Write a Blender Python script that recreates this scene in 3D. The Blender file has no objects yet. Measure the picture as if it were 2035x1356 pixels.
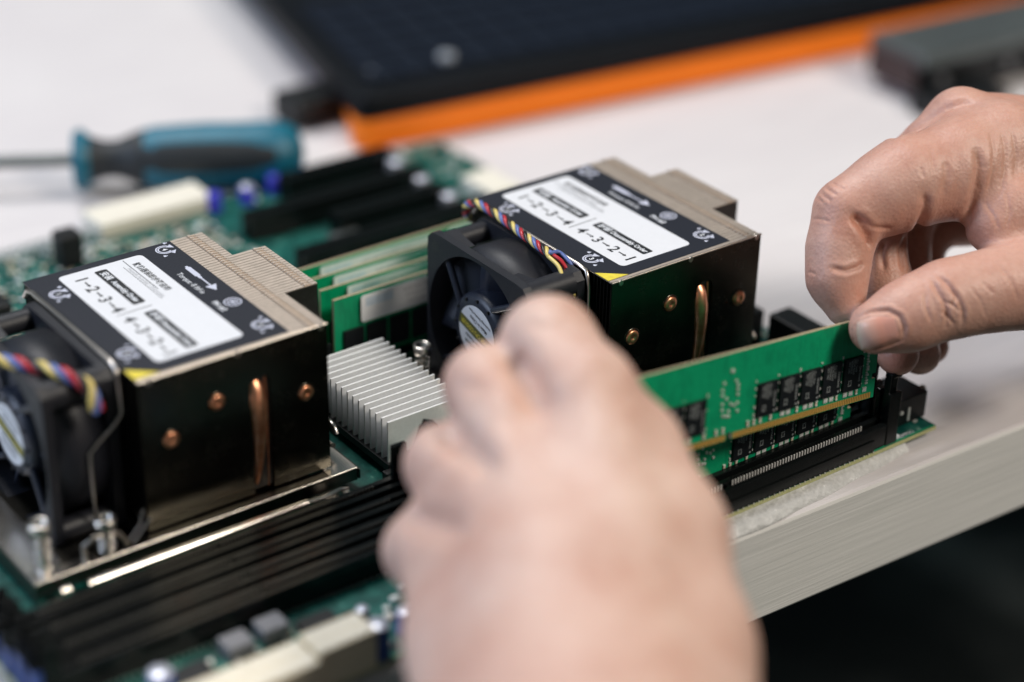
import bpy, bmesh, math, random
import numpy as np
from mathutils import Vector, Matrix
random.seed(7); np.random.seed(7)
S = 0.001                                   # everything below is in millimetres
SC = bpy.context.scene
COL = SC.collection
PI = math.pi
R = math.radians

# ------------------------------------------------------------------ materials
def nt(name):
    m = bpy.data.materials.new(name); m.use_nodes = True
    t = m.node_tree; b = t.nodes['Principled BSDF']
    return m, t, b
def setb(b, **k):
    names = dict(rough='Roughness', metal='Metallic', spec='Specular IOR Level', coat='Coat Weight', coatr='Coat Roughness',
                 sss='Subsurface Weight', sheen='Sheen Weight', trans='Transmission Weight', alpha='Alpha')
    for a, v in k.items(): b.inputs[names[a]].default_value = v
def tex_coord(t, scale=1.0, kind='Object'):
    tc = t.nodes.new('ShaderNodeTexCoord'); mp = t.nodes.new('ShaderNodeMapping')
    mp.inputs['Scale'].default_value = (scale, scale, scale) if not isinstance(scale, tuple) else scale
    t.links.new(tc.outputs[kind], mp.inputs['Vector']); return mp.outputs['Vector']
def noise(t, vec, scale, detail=3, rough=.5):
    n = t.nodes.new('ShaderNodeTexNoise'); n.inputs['Scale'].default_value = scale
    n.inputs['Detail'].default_value = detail; n.inputs['Roughness'].default_value = rough
    t.links.new(vec, n.inputs['Vector']); return n.outputs['Fac']
def ramp(t, fac, stops, interp='LINEAR'):
    r = t.nodes.new('ShaderNodeValToRGB'); r.color_ramp.interpolation = interp
    e = r.color_ramp.elements
    while len(e) < len(stops): e.new(.5)
    for i, (p, c) in enumerate(stops):
        e[i].position = p; e[i].color = (*c, 1) if len(c) == 3 else c
    t.links.new(fac, r.inputs['Fac']); return r.outputs['Color']
def bump(t, b, h, strength=.3, dist=.0002):
    n = t.nodes.new('ShaderNodeBump'); n.inputs['Strength'].default_value = strength
    n.inputs['Distance'].default_value = dist
    t.links.new(h, n.inputs['Height']); t.links.new(n.outputs['Normal'], b.inputs['Normal'])
def simple(name, col, rough=.5, metal=0., var=.12, ns=400, bm=0., bd=.0001, **k):
    m, t, b = nt(name); setb(b, rough=rough, metal=metal, **k)
    v = tex_coord(t); f = noise(t, v, ns, 4, .6)
    lo = tuple(c*(1-var) for c in col); hi = tuple(min(1, c*(1+var)) for c in col)
    t.links.new(ramp(t, f, [(.3, lo), (.7, hi)]), b.inputs['Base Color'])
    f2 = noise(t, v, ns*.35, 3)
    mr = t.nodes.new('ShaderNodeMapRange'); mr.inputs['To Min'].default_value = max(0, rough*.85)
    mr.inputs['To Max'].default_value = min(1, rough*1.2)
    t.links.new(f2, mr.inputs['Value']); t.links.new(mr.outputs['Result'], b.inputs['Roughness'])
    if bm: bump(t, b, noise(t, v, ns*3, 2), bm, bd)
    return m
M = {}
M['black_plastic'] = simple('black_plastic', (.006, .007, .008), .45, ns=900, bm=.15, spec=.3)
M['fan_plastic'] = simple('fan_plastic', (.012, .013, .018), .46, ns=2500, bm=.5, bd=.00006, spec=.4)
M['hub_plastic'] = simple('hub_plastic', (.018, .022, .036), .38, ns=2500, bm=.3, bd=.00005)
M['slot_plastic'] = simple('slot_plastic', (.004, .005, .005), .24, ns=1200, bm=.05, spec=.30)
M['grey_plastic'] = simple('grey_plastic', (.16, .16, .17), .45)
M['nickel'] = simple('nickel', (.62, .56, .50), .30, 1.0, var=.06, ns=600)
M['nickel_top'] = simple('nickel_top', (.56, .48, .41), .48, .8, var=.08, ns=500)
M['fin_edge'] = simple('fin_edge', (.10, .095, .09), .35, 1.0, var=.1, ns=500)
M['bright_steel'] = simple('bright_steel', (.72, .68, .63), .22, 1.0, var=.06, ns=300)
M['dull_steel'] = simple('dull_steel', (.40, .37, .33), .33, 1.0, var=.12, ns=300)
M['aluminium'] = simple('aluminium', (.80, .81, .82), .48, .5, var=.04, ns=700, bm=.08)
M['tin'] = simple('tin', (.80, .79, .76), .35, .3)
M['dark_steel'] = simple('dark_steel', (.10, .095, .085), .3, 1.0, var=.12, ns=300)  # bracket steel with the dark reflection of the cooler plate put into its colour
M['gold'] = simple('gold', (.62, .36, .08), .32, .85, var=.1)
M['white_print'] = simple('white_print', (.70, .72, .76), .5, var=.03)
M['pale_print'] = simple('pale_print', (.50, .52, .62), .5, var=.03)
M['label_white'] = simple('label_white', (.66, .67, .70), .38, var=.02)
M['label_black'] = simple('label_black', (.010, .012, .020), .5, ns=3000, var=.3, bm=.3, bd=.00005, spec=.35)
M['ink'] = simple('ink', (.010, .011, .014), .45)
M['sky_print'] = simple('sky_print', (.62, .72, .80), .5)
M['mid_print'] = simple('mid_print', (.42, .43, .45), .5)
M['paper'] = simple('paper', (.82, .83, .84), .4, var=.02)
M['dark_contact'] = simple('dark_contact', (.12, .115, .10), .4, .5)  # same contacts as tin, their weak reflection put into a darker colour
M['grey_print'] = simple('grey_print', (.30, .31, .33), .5)
M['yellow'] = simple('yellow', (.66, .54, .05), .45)
M['olive'] = simple('olive', (.10, .10, .025), .4)
M['cream'] = simple('cream', (.68, .60, .44), .42, var=.05, ns=200)
M['cream_white'] = simple('cream_white', (.74, .70, .60), .4, var=.04, ns=200)
M['chip'] = simple('chip', (.008, .010, .012), .4, ns=1500, var=.2, spec=.3)
M['chip_print'] = simple('chip_print', (.24, .26, .26), .55)
M['ceramic'] = simple('ceramic', (.55, .47, .36), .4, var=.15)
M['solder'] = simple('solder', (.80, .80, .76), .3, .3, var=.1)
M['blue_plastic'] = simple('blue_plastic', (.03, .07, .26), .35)
M['violet_plastic'] = simple('violet_plastic', (.05, .05, .50), .35)
M['cap_top'] = simple('cap_top', (.66, .68, .78), .3, .5)
M['wire_yellow'] = simple('wire_yellow', (.66, .52, .16), .38, var=.05)
M['wire_red'] = simple('wire_red', (.42, .02, .03), .35, var=.05)
M['wire_blue'] = simple('wire_blue', (.10, .15, .38), .36, var=.05)
M['wire_black'] = simple('wire_black', (.012, .010, .010), .4)
M['module_green'] = simple('module_green', (.0, .30, .13), .42, var=.07, ns=1500, bm=.05)
M['module_edge'] = simple('module_edge', (.34, .27, .17), .6, var=.2, ns=2000)
M['board_edge'] = simple('board_edge', (.42, .42, .20), .6, var=.2, ns=1500)
M['teal'] = simple('teal', (.0, .115, .18), .45, var=.08, ns=120)
M['grip_black'] = simple('grip_black', (.012, .016, .020), .55, var=.1)
M['orange'] = simple('orange', (.92, .20, .006), .55, var=.04, ns=30, spec=.3)
M['key'] = simple('key', (.007, .011, .020), .55, var=.3, ns=60, spec=.12)
M['deck'] = simple('deck', (.003, .004, .006), .5, ns=60, spec=.15)
M['key_print'] = simple('key_print', (.25, .27, .30), .5)
M['grey_metal'] = simple('grey_metal', (.13, .145, .145), .38, .6, ns=60)
M['dark_green'] = simple('dark_green', (.0, .055, .050), .4, var=.4, ns=150)
M['brown'] = simple('brown', (.035, .018, .018), .5, var=.4, ns=120)

def copper_mat():
    m, t, b = nt('copper'); setb(b, rough=.36, metal=1.0)
    v = tex_coord(t); f = noise(t, v, 260, 5, .7)
    t.links.new(ramp(t, f, [(.3, (.72, .27, .13)), (.55, (.93, .45, .26)), (.75, (.96, .56, .36))]), b.inputs['Base Color'])
    bump(t, b, noise(t, v, 500, 3), .25, .0002); return m
M['copper'] = copper_mat()

def plate_mat():
    m, t, b = nt('dark_mirror'); setb(b, rough=.16, metal=1.0)
    v = tex_coord(t); f = noise(t, v, 40, 4)
    sp = noise(t, v, 1400, 2, .5); sp2 = noise(t, v, 60, 3)
    mul = t.nodes.new('ShaderNodeMath'); mul.operation = 'MULTIPLY'; t.links.new(sp, mul.inputs[0]); t.links.new(sp2, mul.inputs[1])
    mx = t.nodes.new('ShaderNodeMix'); mx.data_type = 'RGBA'
    t.links.new(ramp(t, mul.outputs[0], [(.43, (0, 0, 0)), (.47, (1, 1, 1))]), mx.inputs['Factor'])
    t.links.new(ramp(t, f, [(.3, (.070, .070, .058)), (.7, (.105, .095, .075))]), mx.inputs['A']); mx.inputs['B'].default_value = (.7, .68, .62, 1)
    t.links.new(mx.outputs['Result'], b.inputs['Base Color'])
    f2 = noise(t, v, 90, 5, .7)
    t.links.new(ramp(t, f2, [(.35, (.20,)*3), (.8, (.34,)*3)]), b.inputs['Roughness'])
    bump(t, b, noise(t, v, 22, 1), .10, .0008); return m
M['plate'] = plate_mat()

def pcb_mat():
    m, t, b = nt('board_green'); setb(b, rough=.36)
    v = tex_coord(t)
    vo = t.nodes.new('ShaderNodeTexVoronoi'); vo.inputs['Scale'].default_value = 420; vo.distance = 'MANHATTAN'
    t.links.new(v, vo.inputs['Vector'])
    n1 = noise(t, v, 130, 6, .7)
    c1 = ramp(t, n1, [(.34, (.0, .022, .022)), (.48, (.0, .075, .065)), (.6, (.015, .15, .12)), (.70, (.34, .50, .44))])
    c2 = ramp(t, vo.outputs['Distance'], [(.0, (.45, .50, .42)), (.16, (.02, .13, .09)), (.3, (0, .06, .04))])
    mx = t.nodes.new('ShaderNodeMix'); mx.data_type = 'RGBA'; mx.inputs['Factor'].default_value = .3
    t.links.new(c1, mx.inputs['A']); t.links.new(c2, mx.inputs['B'])
    t.links.new(mx.outputs['Result'], b.inputs['Base Color'])
    bump(t, b, n1, .3, .0003); return m
M['pcb'] = pcb_mat()

def module_mat():
    m, t, b = nt('module_green'); setb(b, rough=.40)
    v = tex_coord(t); n = noise(t, v, 900, 3)
    base = ramp(t, n, [(.3, (.0, .275, .118)), (.7, (.002, .32, .142))])
    v2 = tex_coord(t, (1, 1, .10)); n2 = noise(t, v2, 1300, 2, .4); n3 = noise(t, v, 110, 2)
    mul = t.nodes.new('ShaderNodeMath'); mul.operation = 'MULTIPLY'; t.links.new(n2, mul.inputs[0]); t.links.new(n3, mul.inputs[1])
    mx = t.nodes.new('ShaderNodeMix'); mx.data_type = 'RGBA'
    t.links.new(ramp(t, mul.outputs[0], [(.27, (0, 0, 0)), (.31, (.5, .5, .5))]), mx.inputs['Factor'])
    t.links.new(base, mx.inputs['A']); mx.inputs['B'].default_value = (.0, .19, .085, 1)
    t.links.new(mx.outputs['Result'], b.inputs['Base Color']); bump(t, b, mul.outputs[0], .2, .0001); return m
M['module_green'] = module_mat()
def contacts_mat():                          # gold fingers of the memory module: fine stripes along its length
    m, t, b = nt('gold_fingers'); setb(b, rough=.36, metal=.35)
    v = tex_coord(t)
    w = t.nodes.new('ShaderNodeTexWave'); w.bands_direction = 'X'; w.inputs['Scale'].default_value = 1000*2*PI/(20*.85)
    t.links.new(v, w.inputs['Vector'])
    t.links.new(ramp(t, w.outputs['Fac'], [(.25, (.20, .14, .03)), (.5, (.78, .46, .12))]), b.inputs['Base Color'])
    return m
M['fingers'] = contacts_mat()

def skin_mat():
    m, t, b = nt('skin'); setb(b, rough=.46, sss=.10, spec=.45)
    b.inputs['Subsurface Radius'].default_value = (1, .35, .18)
    b.inputs['Subsurface Scale'].default_value = .002
    v = tex_coord(t)
    n1 = noise(t, v, 42, 6, .68); n2 = noise(t, v, 420, 4, .65)
    base = ramp(t, n1, [(.30, (.52, .305, .235)), (.5, (.61, .41, .335)), (.70, (.67, .49, .41))])
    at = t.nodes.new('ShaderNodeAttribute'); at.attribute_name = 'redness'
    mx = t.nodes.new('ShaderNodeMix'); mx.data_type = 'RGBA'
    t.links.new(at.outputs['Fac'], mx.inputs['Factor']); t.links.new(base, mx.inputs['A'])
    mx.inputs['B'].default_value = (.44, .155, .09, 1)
    mx2 = t.nodes.new('ShaderNodeMix'); mx2.data_type = 'RGBA'; mx2.blend_type = 'MULTIPLY'; mx2.inputs['Factor'].default_value = .5
    t.links.new(mx.outputs['Result'], mx2.inputs['A'])
    t.links.new(ramp(t, n2, [(.3, (.80, .72, .70)), (.7, (1, 1, 1))]), mx2.inputs['B'])
    t.links.new(mx2.outputs['Result'], b.inputs['Base Color'])
    vo = t.nodes.new('ShaderNodeTexVoronoi'); vo.inputs['Scale'].default_value = 900
    t.links.new(v, vo.inputs['Vector'])
    mp = tex_coord(t, (1, 1, .35)); n3 = noise(t, mp, 1500, 3, .6)
    ad = t.nodes.new('ShaderNodeMath'); ad.operation = 'ADD'
    t.links.new(vo.outputs['Distance'], ad.inputs[0]); t.links.new(n3, ad.inputs[1])
    bump(t, b, ad.outputs[0], .5, .00022); return m
M['skin'] = skin_mat()
def nail_mat():
    m, t, b = nt('nail'); setb(b, rough=.36, sss=.15, spec=.4)
    b.inputs['Subsurface Radius'].default_value = (1, .4, .3); b.inputs['Subsurface Scale'].default_value = .002
    at = t.nodes.new('ShaderNodeAttribute'); at.attribute_name = 'tip'
    t.links.new(ramp(t, at.outputs['Fac'], [(0, (.60, .31, .25)), (.45, (.60, .29, .22)), (.80, (.62, .40, .32)), (.93, (.60, .46, .37)), (1, (.48, .37, .28))]), b.inputs['Base Color'])
    v = tex_coord(t); bump(t, b, noise(t, v, 500, 3), .15, .0002); return m
M['nail'] = nail_mat()

def wood_mat(name, c0, c1, grain=True, b_=.3):
    m, t, b = nt(name); setb(b, rough=.5)
    v = tex_coord(t, (1.2, 30, 60)); n = noise(t, v, 14, 5, .6)
    v2 = tex_coord(t); n2 = noise(t, v2, 5, 3)
    c = ramp(t, n, [(.3, c0), (.65, c1)])
    mx = t.nodes.new('ShaderNodeMix'); mx.data_type = 'RGBA'; mx.blend_type = 'MULTIPLY'; mx.inputs['Factor'].default_value = .6
    t.links.new(c, mx.inputs['A']); t.links.new(ramp(t, n2, [(.35, (.88, .86, .88)), (.65, (1, 1, 1))]), mx.inputs['B'])
    t.links.new(mx.outputs['Result'], b.inputs['Base Color'])
    bump(t, b, n, b_, .0006); return m
M['desk_top'] = wood_mat('white_painted_wood', (.60, .575, .58), (.68, .655, .65))
M['desk_edge'] = wood_mat('white_painted_wood_edge', (.66, .66, .63), (.79, .78, .75), b_=.35)
def foam_mat():
    m, t, b = nt('foam'); setb(b, rough=.5, sss=.0, spec=.35)
    v = tex_coord(t); vo = t.nodes.new('ShaderNodeTexVoronoi'); vo.inputs['Scale'].default_value = 520
    t.links.new(v, vo.inputs['Vector']); n = noise(t, v, 300, 5, .7)
    t.links.new(ramp(t, n, [(.3, (.42, .42, .41)), (.6, (.55, .55, .54)), (.75, (.78, .78, .77))]), b.inputs['Base Color'])
    bump(t, b, vo.outputs['Distance'], .6, .0007); return m
M['foam'] = foam_mat()
def floor_mat():
    m, t, b = nt('floor_dark'); setb(b, rough=.8)
    v = tex_coord(t); n = noise(t, v, 7, 2, .5)
    t.links.new(ramp(t, n, [(.45, (.003, .005, .005)), (.58, (.045, .050, .048)), (.70, (.20, .21, .20))]), b.inputs['Base Color']); return m
M['floor'] = floor_mat()

# ------------------------------------------------------------------ mesh building
class MB:
    def __init__(s): s.v = []; s.f = []; s.m = []; s.smooth = []
    def add(s, vs, fs, mi=0, sm=False):
        n = len(s.v); s.v += [tuple(p) for p in vs]
        s.f += [tuple(i+n for i in f) for f in fs]; s.m += [mi]*len(fs); s.smooth += [sm]*len(fs)
    def box(s, x0, x1, y0, y1, z0, z1, mi=0, mtx=None):
        vs = [Vector((x, y, z)) for z in (z0, z1) for y in (y0, y1) for x in (x0, x1)]
        if mtx is not None: vs = [mtx @ p for p in vs]
        s.add(vs, [(0, 2, 3, 1), (4, 5, 7, 6), (0, 1, 5, 4), (2, 6, 7, 3), (0, 4, 6, 2), (1, 3, 7, 5)], mi)
    def cbox(s, x0, x1, y0, y1, z0, z1, c=.4, mi=0, mtx=None):        # chamfered box
        bm = bmesh.new(); bmesh.ops.create_cube(bm, size=1)
        for v in bm.verts:
            v.co = Vector((x0+(v.co.x+.5)*(x1-x0), y0+(v.co.y+.5)*(y1-y0), z0+(v.co.z+.5)*(z1-z0)))
        bmesh.ops.bevel(bm, geom=bm.edges[:], offset=c, segments=2, affect='EDGES', profile=.5)
        bm.verts.index_update()
        s.add([(mtx @ v.co if mtx is not None else v.co) for v in bm.verts], [[v.index for v in f.verts] for f in bm.faces], mi); bm.free()
    def cyl(s, p0, p1, r0, r1=None, n=20, mi=0, caps=True):
        r1 = r0 if r1 is None else r1
        p0 = Vector(p0); p1 = Vector(p1); d = (p1-p0).normalized()
        a = d.orthogonal().normalized(); b = d.cross(a)
        vs = []
        for p, r in ((p0, r0), (p1, r1)):
            vs += [p+(a*math.cos(2*PI*i/n)+b*math.sin(2*PI*i/n))*r for i in range(n)]
        s.add(vs, [(i, (i+1) % n, n+(i+1) % n, n+i) for i in range(n)], mi, True)
        if caps:
            s.add(vs[:n], [tuple(range(n))[::-1]], mi); s.add(vs[n:], [tuple(range(n))], mi)
    def tube(s, pts, r, n=10, mi=0, caps=True):
        pts = [Vector(p) for p in pts]; rr = r if isinstance(r, (list, tuple)) else [r]*len(pts)
        a = None; vs = []
        for i, p in enumerate(pts):
            d = (pts[min(i+1, len(pts)-1)]-pts[max(i-1, 0)]).normalized()
            if a is None: a = d.orthogonal().normalized()
            a = (a-d*a.dot(d)).normalized(); b = d.cross(a)
            vs += [p+(a*math.cos(2*PI*k/n)+b*math.sin(2*PI*k/n))*rr[i] for k in range(n)]
        fs = [(i*n+k, i*n+(k+1) % n, (i+1)*n+(k+1) % n, (i+1)*n+k) for i in range(len(pts)-1) for k in range(n)]
        s.add(vs, fs, mi, True)
        if caps:
            s.add(vs[:n], [tuple(range(n))[::-1]], mi); s.add(vs[-n:], [tuple(range(n))], mi)
    def lathe(s, prof, o, ax, n=40, mi=0, sm=True):                   # prof: (radius, height along axis)
        o = Vector(o); d = Vector(ax).normalized(); a = d.orthogonal().normalized(); b = d.cross(a); vs = []
        for r, h in prof:
            vs += [o+d*h+(a*math.cos(2*PI*k/n)+b*math.sin(2*PI*k/n))*max(r, .001) for k in range(n)]
        fs = [(i*n+k, i*n+(k+1) % n, (i+1)*n+(k+1) % n, (i+1)*n+k) for i in range(len(prof)-1) for k in range(n)]
        s.add(vs, fs, mi, sm)
    def poly(s, pts, d, mi=0):                                        # extrude a polygon along vector d
        pts = [Vector(p) for p in pts]; d = Vector(d); n = len(pts)
        s.add(pts+[p+d for p in pts], [tuple(range(n))[::-1], tuple(range(n, 2*n))]+[(i, (i+1) % n, n+(i+1) % n, n+i) for i in range(n)], mi)
    def build(s, name, mats, parent=None, loc=(0, 0, 0), fix=True):
        me = bpy.data.meshes.new(name)
        me.from_pydata([(x*S, y*S, z*S) for x, y, z in s.v], [], s.f)
        for m in (mats if isinstance(mats, (list, tuple)) else [mats]): me.materials.append(M[m])
        me.polygons.foreach_set('material_index', s.m); me.polygons.foreach_set('use_smooth', s.smooth)
        if fix:
            bm = bmesh.new(); bm.from_mesh(me); bmesh.ops.recalc_face_normals(bm, faces=bm.faces[:]); bm.to_mesh(me); bm.free()
        me.update()
        o = bpy.data.objects.new(name, me); COL.objects.link(o); o.parent = parent
        o.location = [c*S for c in loc]; return o
def tag(o, label=None, cat=None, group=None, kind=None):
    if label: o['label'] = label
    if cat: o['category'] = cat
    if group: o['group'] = group
    if kind: o['kind'] = kind
    return o
def empty(name, loc=(0, 0, 0)):
    o = bpy.data.objects.new(name, None); COL.objects.link(o); o.location = [c*S for c in loc]; o.empty_display_size = .01; return o
def kids(o): return [c for c in bpy.data.objects if c.parent == o]
def copy_tree(o, parent=None):
    ch = kids(o); c = o.copy(); COL.objects.link(c); c.parent = parent
    for k in ch: copy_tree(k, c)
    return c
def text(name, body, size, pos, xdir, ydir, mat, parent, align='CENTER', bold=0., squeeze=1.):
    """flat printed lettering; pos/size in mm, xdir reading direction, ydir up of the letters"""
    cu = bpy.data.curves.new(name, 'FONT'); cu.body = body; cu.size = size*S; cu.align_x = align; cu.align_y = 'CENTER'
    cu.resolution_u = 3; cu.offset = bold*S
    o = bpy.data.objects.new(name+'_tmp', cu); COL.objects.link(o)
    bpy.context.view_layer.update()
    me = bpy.data.meshes.new_from_object(o.evaluated_get(bpy.context.evaluated_depsgraph_get()))
    bpy.data.objects.remove(o); me.name = name
    X = Vector(xdir).normalized(); Y = Vector(ydir).normalized(); Z = X.cross(Y)
    mt = Matrix((( X.x*squeeze, Y.x, Z.x, pos[0]*S), (X.y*squeeze, Y.y, Z.y, pos[1]*S), (X.z*squeeze, Y.z, Z.z, pos[2]*S), (0, 0, 0, 1)))
    me.transform(mt); me.materials.clear(); me.materials.append(M[mat])
    r = bpy.data.objects.new(name, me); COL.objects.link(r); r.parent = parent; return r
def merge(objs, name, parent):
    """join several lettering meshes that share one print into one object"""
    vs, fs, ms, mats = [], [], [], []
    for o in objs:
        n = len(vs); vs += [tuple(v.co) for v in o.data.vertices]; fs += [tuple(i+n for i in p.vertices) for p in o.data.polygons]
        m = o.data.materials[0]
        if m not in mats: mats.append(m)
        ms += [mats.index(m)]*len(o.data.polygons); bpy.data.objects.remove(o)
    me = bpy.data.meshes.new(name); me.from_pydata(vs, [], fs)
    for m in mats: me.materials.append(m)
    me.polygons.foreach_set('material_index', ms); me.update()
    r = bpy.data.objects.new(name, me); COL.objects.link(r); r.parent = parent; return r
def rrect(x0, x1, y0, y1, r, n=5):
    out = []
    for cx, cy, a0 in ((x1-r, y1-r, 0), (x0+r, y1-r, 90), (x0+r, y0+r, 180), (x1-r, y0+r, 270)):
        out += [(cx+r*math.cos(R(a0+90*i/n)), cy+r*math.sin(R(a0+90*i/n))) for i in range(n+1)]
    return out

# ------------------------------------------------------------------ camera
F_PX, PITCH, ROLL, YAW = 4060.11, .502756, -.021912, .919902
CAM = np.array([-239.153, -504.916, 382.243])
fw = np.array([math.cos(YAW)*math.cos(PITCH), math.sin(YAW)*math.cos(PITCH), -math.sin(PITCH)])
rt = np.cross(fw, [0, 0, 1]); rt /= np.linalg.norm(rt); dn = np.cross(fw, rt)
c_, s_ = math.cos(ROLL), math.sin(ROLL)
rt, dn = c_*rt+s_*dn, -s_*rt+c_*dn
cam = bpy.data.cameras.new('camera'); co = bpy.data.objects.new('camera', cam); COL.objects.link(co); SC.camera = co
co.matrix_world = Matrix(((rt[0], -dn[0], -fw[0], CAM[0]*S), (rt[1], -dn[1], -fw[1], CAM[1]*S), (rt[2], -dn[2], -fw[2], CAM[2]*S), (0, 0, 0, 1)))
cam.sensor_width = 36; cam.lens = F_PX/2035*36; cam.clip_start = .01; cam.clip_end = 50
cam.dof.use_dof = True; cam.dof.focus_distance = .711; cam.dof.aperture_fstop = 2.8
def at(u, w, z=None, d=None):
    """a point on the photograph at height z or at depth d, in millimetres of the scene"""
    D = fw+rt*((u-1017.5)/F_PX)+dn*((w-678)/F_PX)
    t = d if d is not None else (z-CAM[2])/D[2]
    return Vector(CAM+t*D)

# ------------------------------------------------------------------ setting: desk, foam, floor
def setting():
    b = MB(); b.box(-2500, 3500, -2500, 3500, -725, -720)
    tag(b.build('floor', 'floor'), kind='structure')
    root = empty('desk', (200, -99.6, -5)); root.rotation_euler = (0, 0, R(-2.3))
    tag(root, 'white painted wooden table with a thick grained front edge, under everything', 'desk')
    b = MB()
    prof = []
    y0 = 0
    b.poly([(-900, y0+1.6, 0), (-900, 1100, 0), (-900, 1100, -39), (-900, y0+.6, -39), (-900, y0, -38), (-900, y0, -1.6), (-900, y0+.5, -.5)], (1900, 0, 0))
    o = b.build('desktop', ['desk_top', 'desk_edge'], root)
    for p in o.data.polygons:
        if p.normal.y < -.5: p.material_index = 1
    b = MB()
    for x, y in ((-860, 40), (960, 40), (-860, 1050), (960, 1050)):
        l = MB(); l.cbox(x-25, x+25, y-25, y+25, -714, -39.5, 2); l.build('leg', 'desk_edge', root)
    # thin foam sheet beneath the board
    b = MB()
    n = 90; rows = []
    for i in range(n+1):
        x = -110+i*(366/n); y = -99.4-(x-198)*.03*(x < 198)+.3*math.sin(x*.23)+random.uniform(-.08, .08)+max(0, x-178)*.085
        rows.append(((x, y, -4.97), (x, y+.2, -4.3), (x, y+2.5, -2.3), (x, y+5.5, -1.7), (x, 236, -1.7), (x, 236, -4.97)))
    vs = [p for r_ in rows for p in r_]
    b.add(vs, [(i*6+j, i*6+j+1, i*6+j+7, i*6+j+6) for i in range(n) for j in range(5)], 0, True)
    b.add(rows[0], [tuple(range(6))]); b.add(rows[-1], [tuple(range(6))[::-1]])
    tag(b.build('foam_sheet', 'foam'), 'thin translucent white foam sheet lying under the circuit board', 'foam')
setting()

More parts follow.
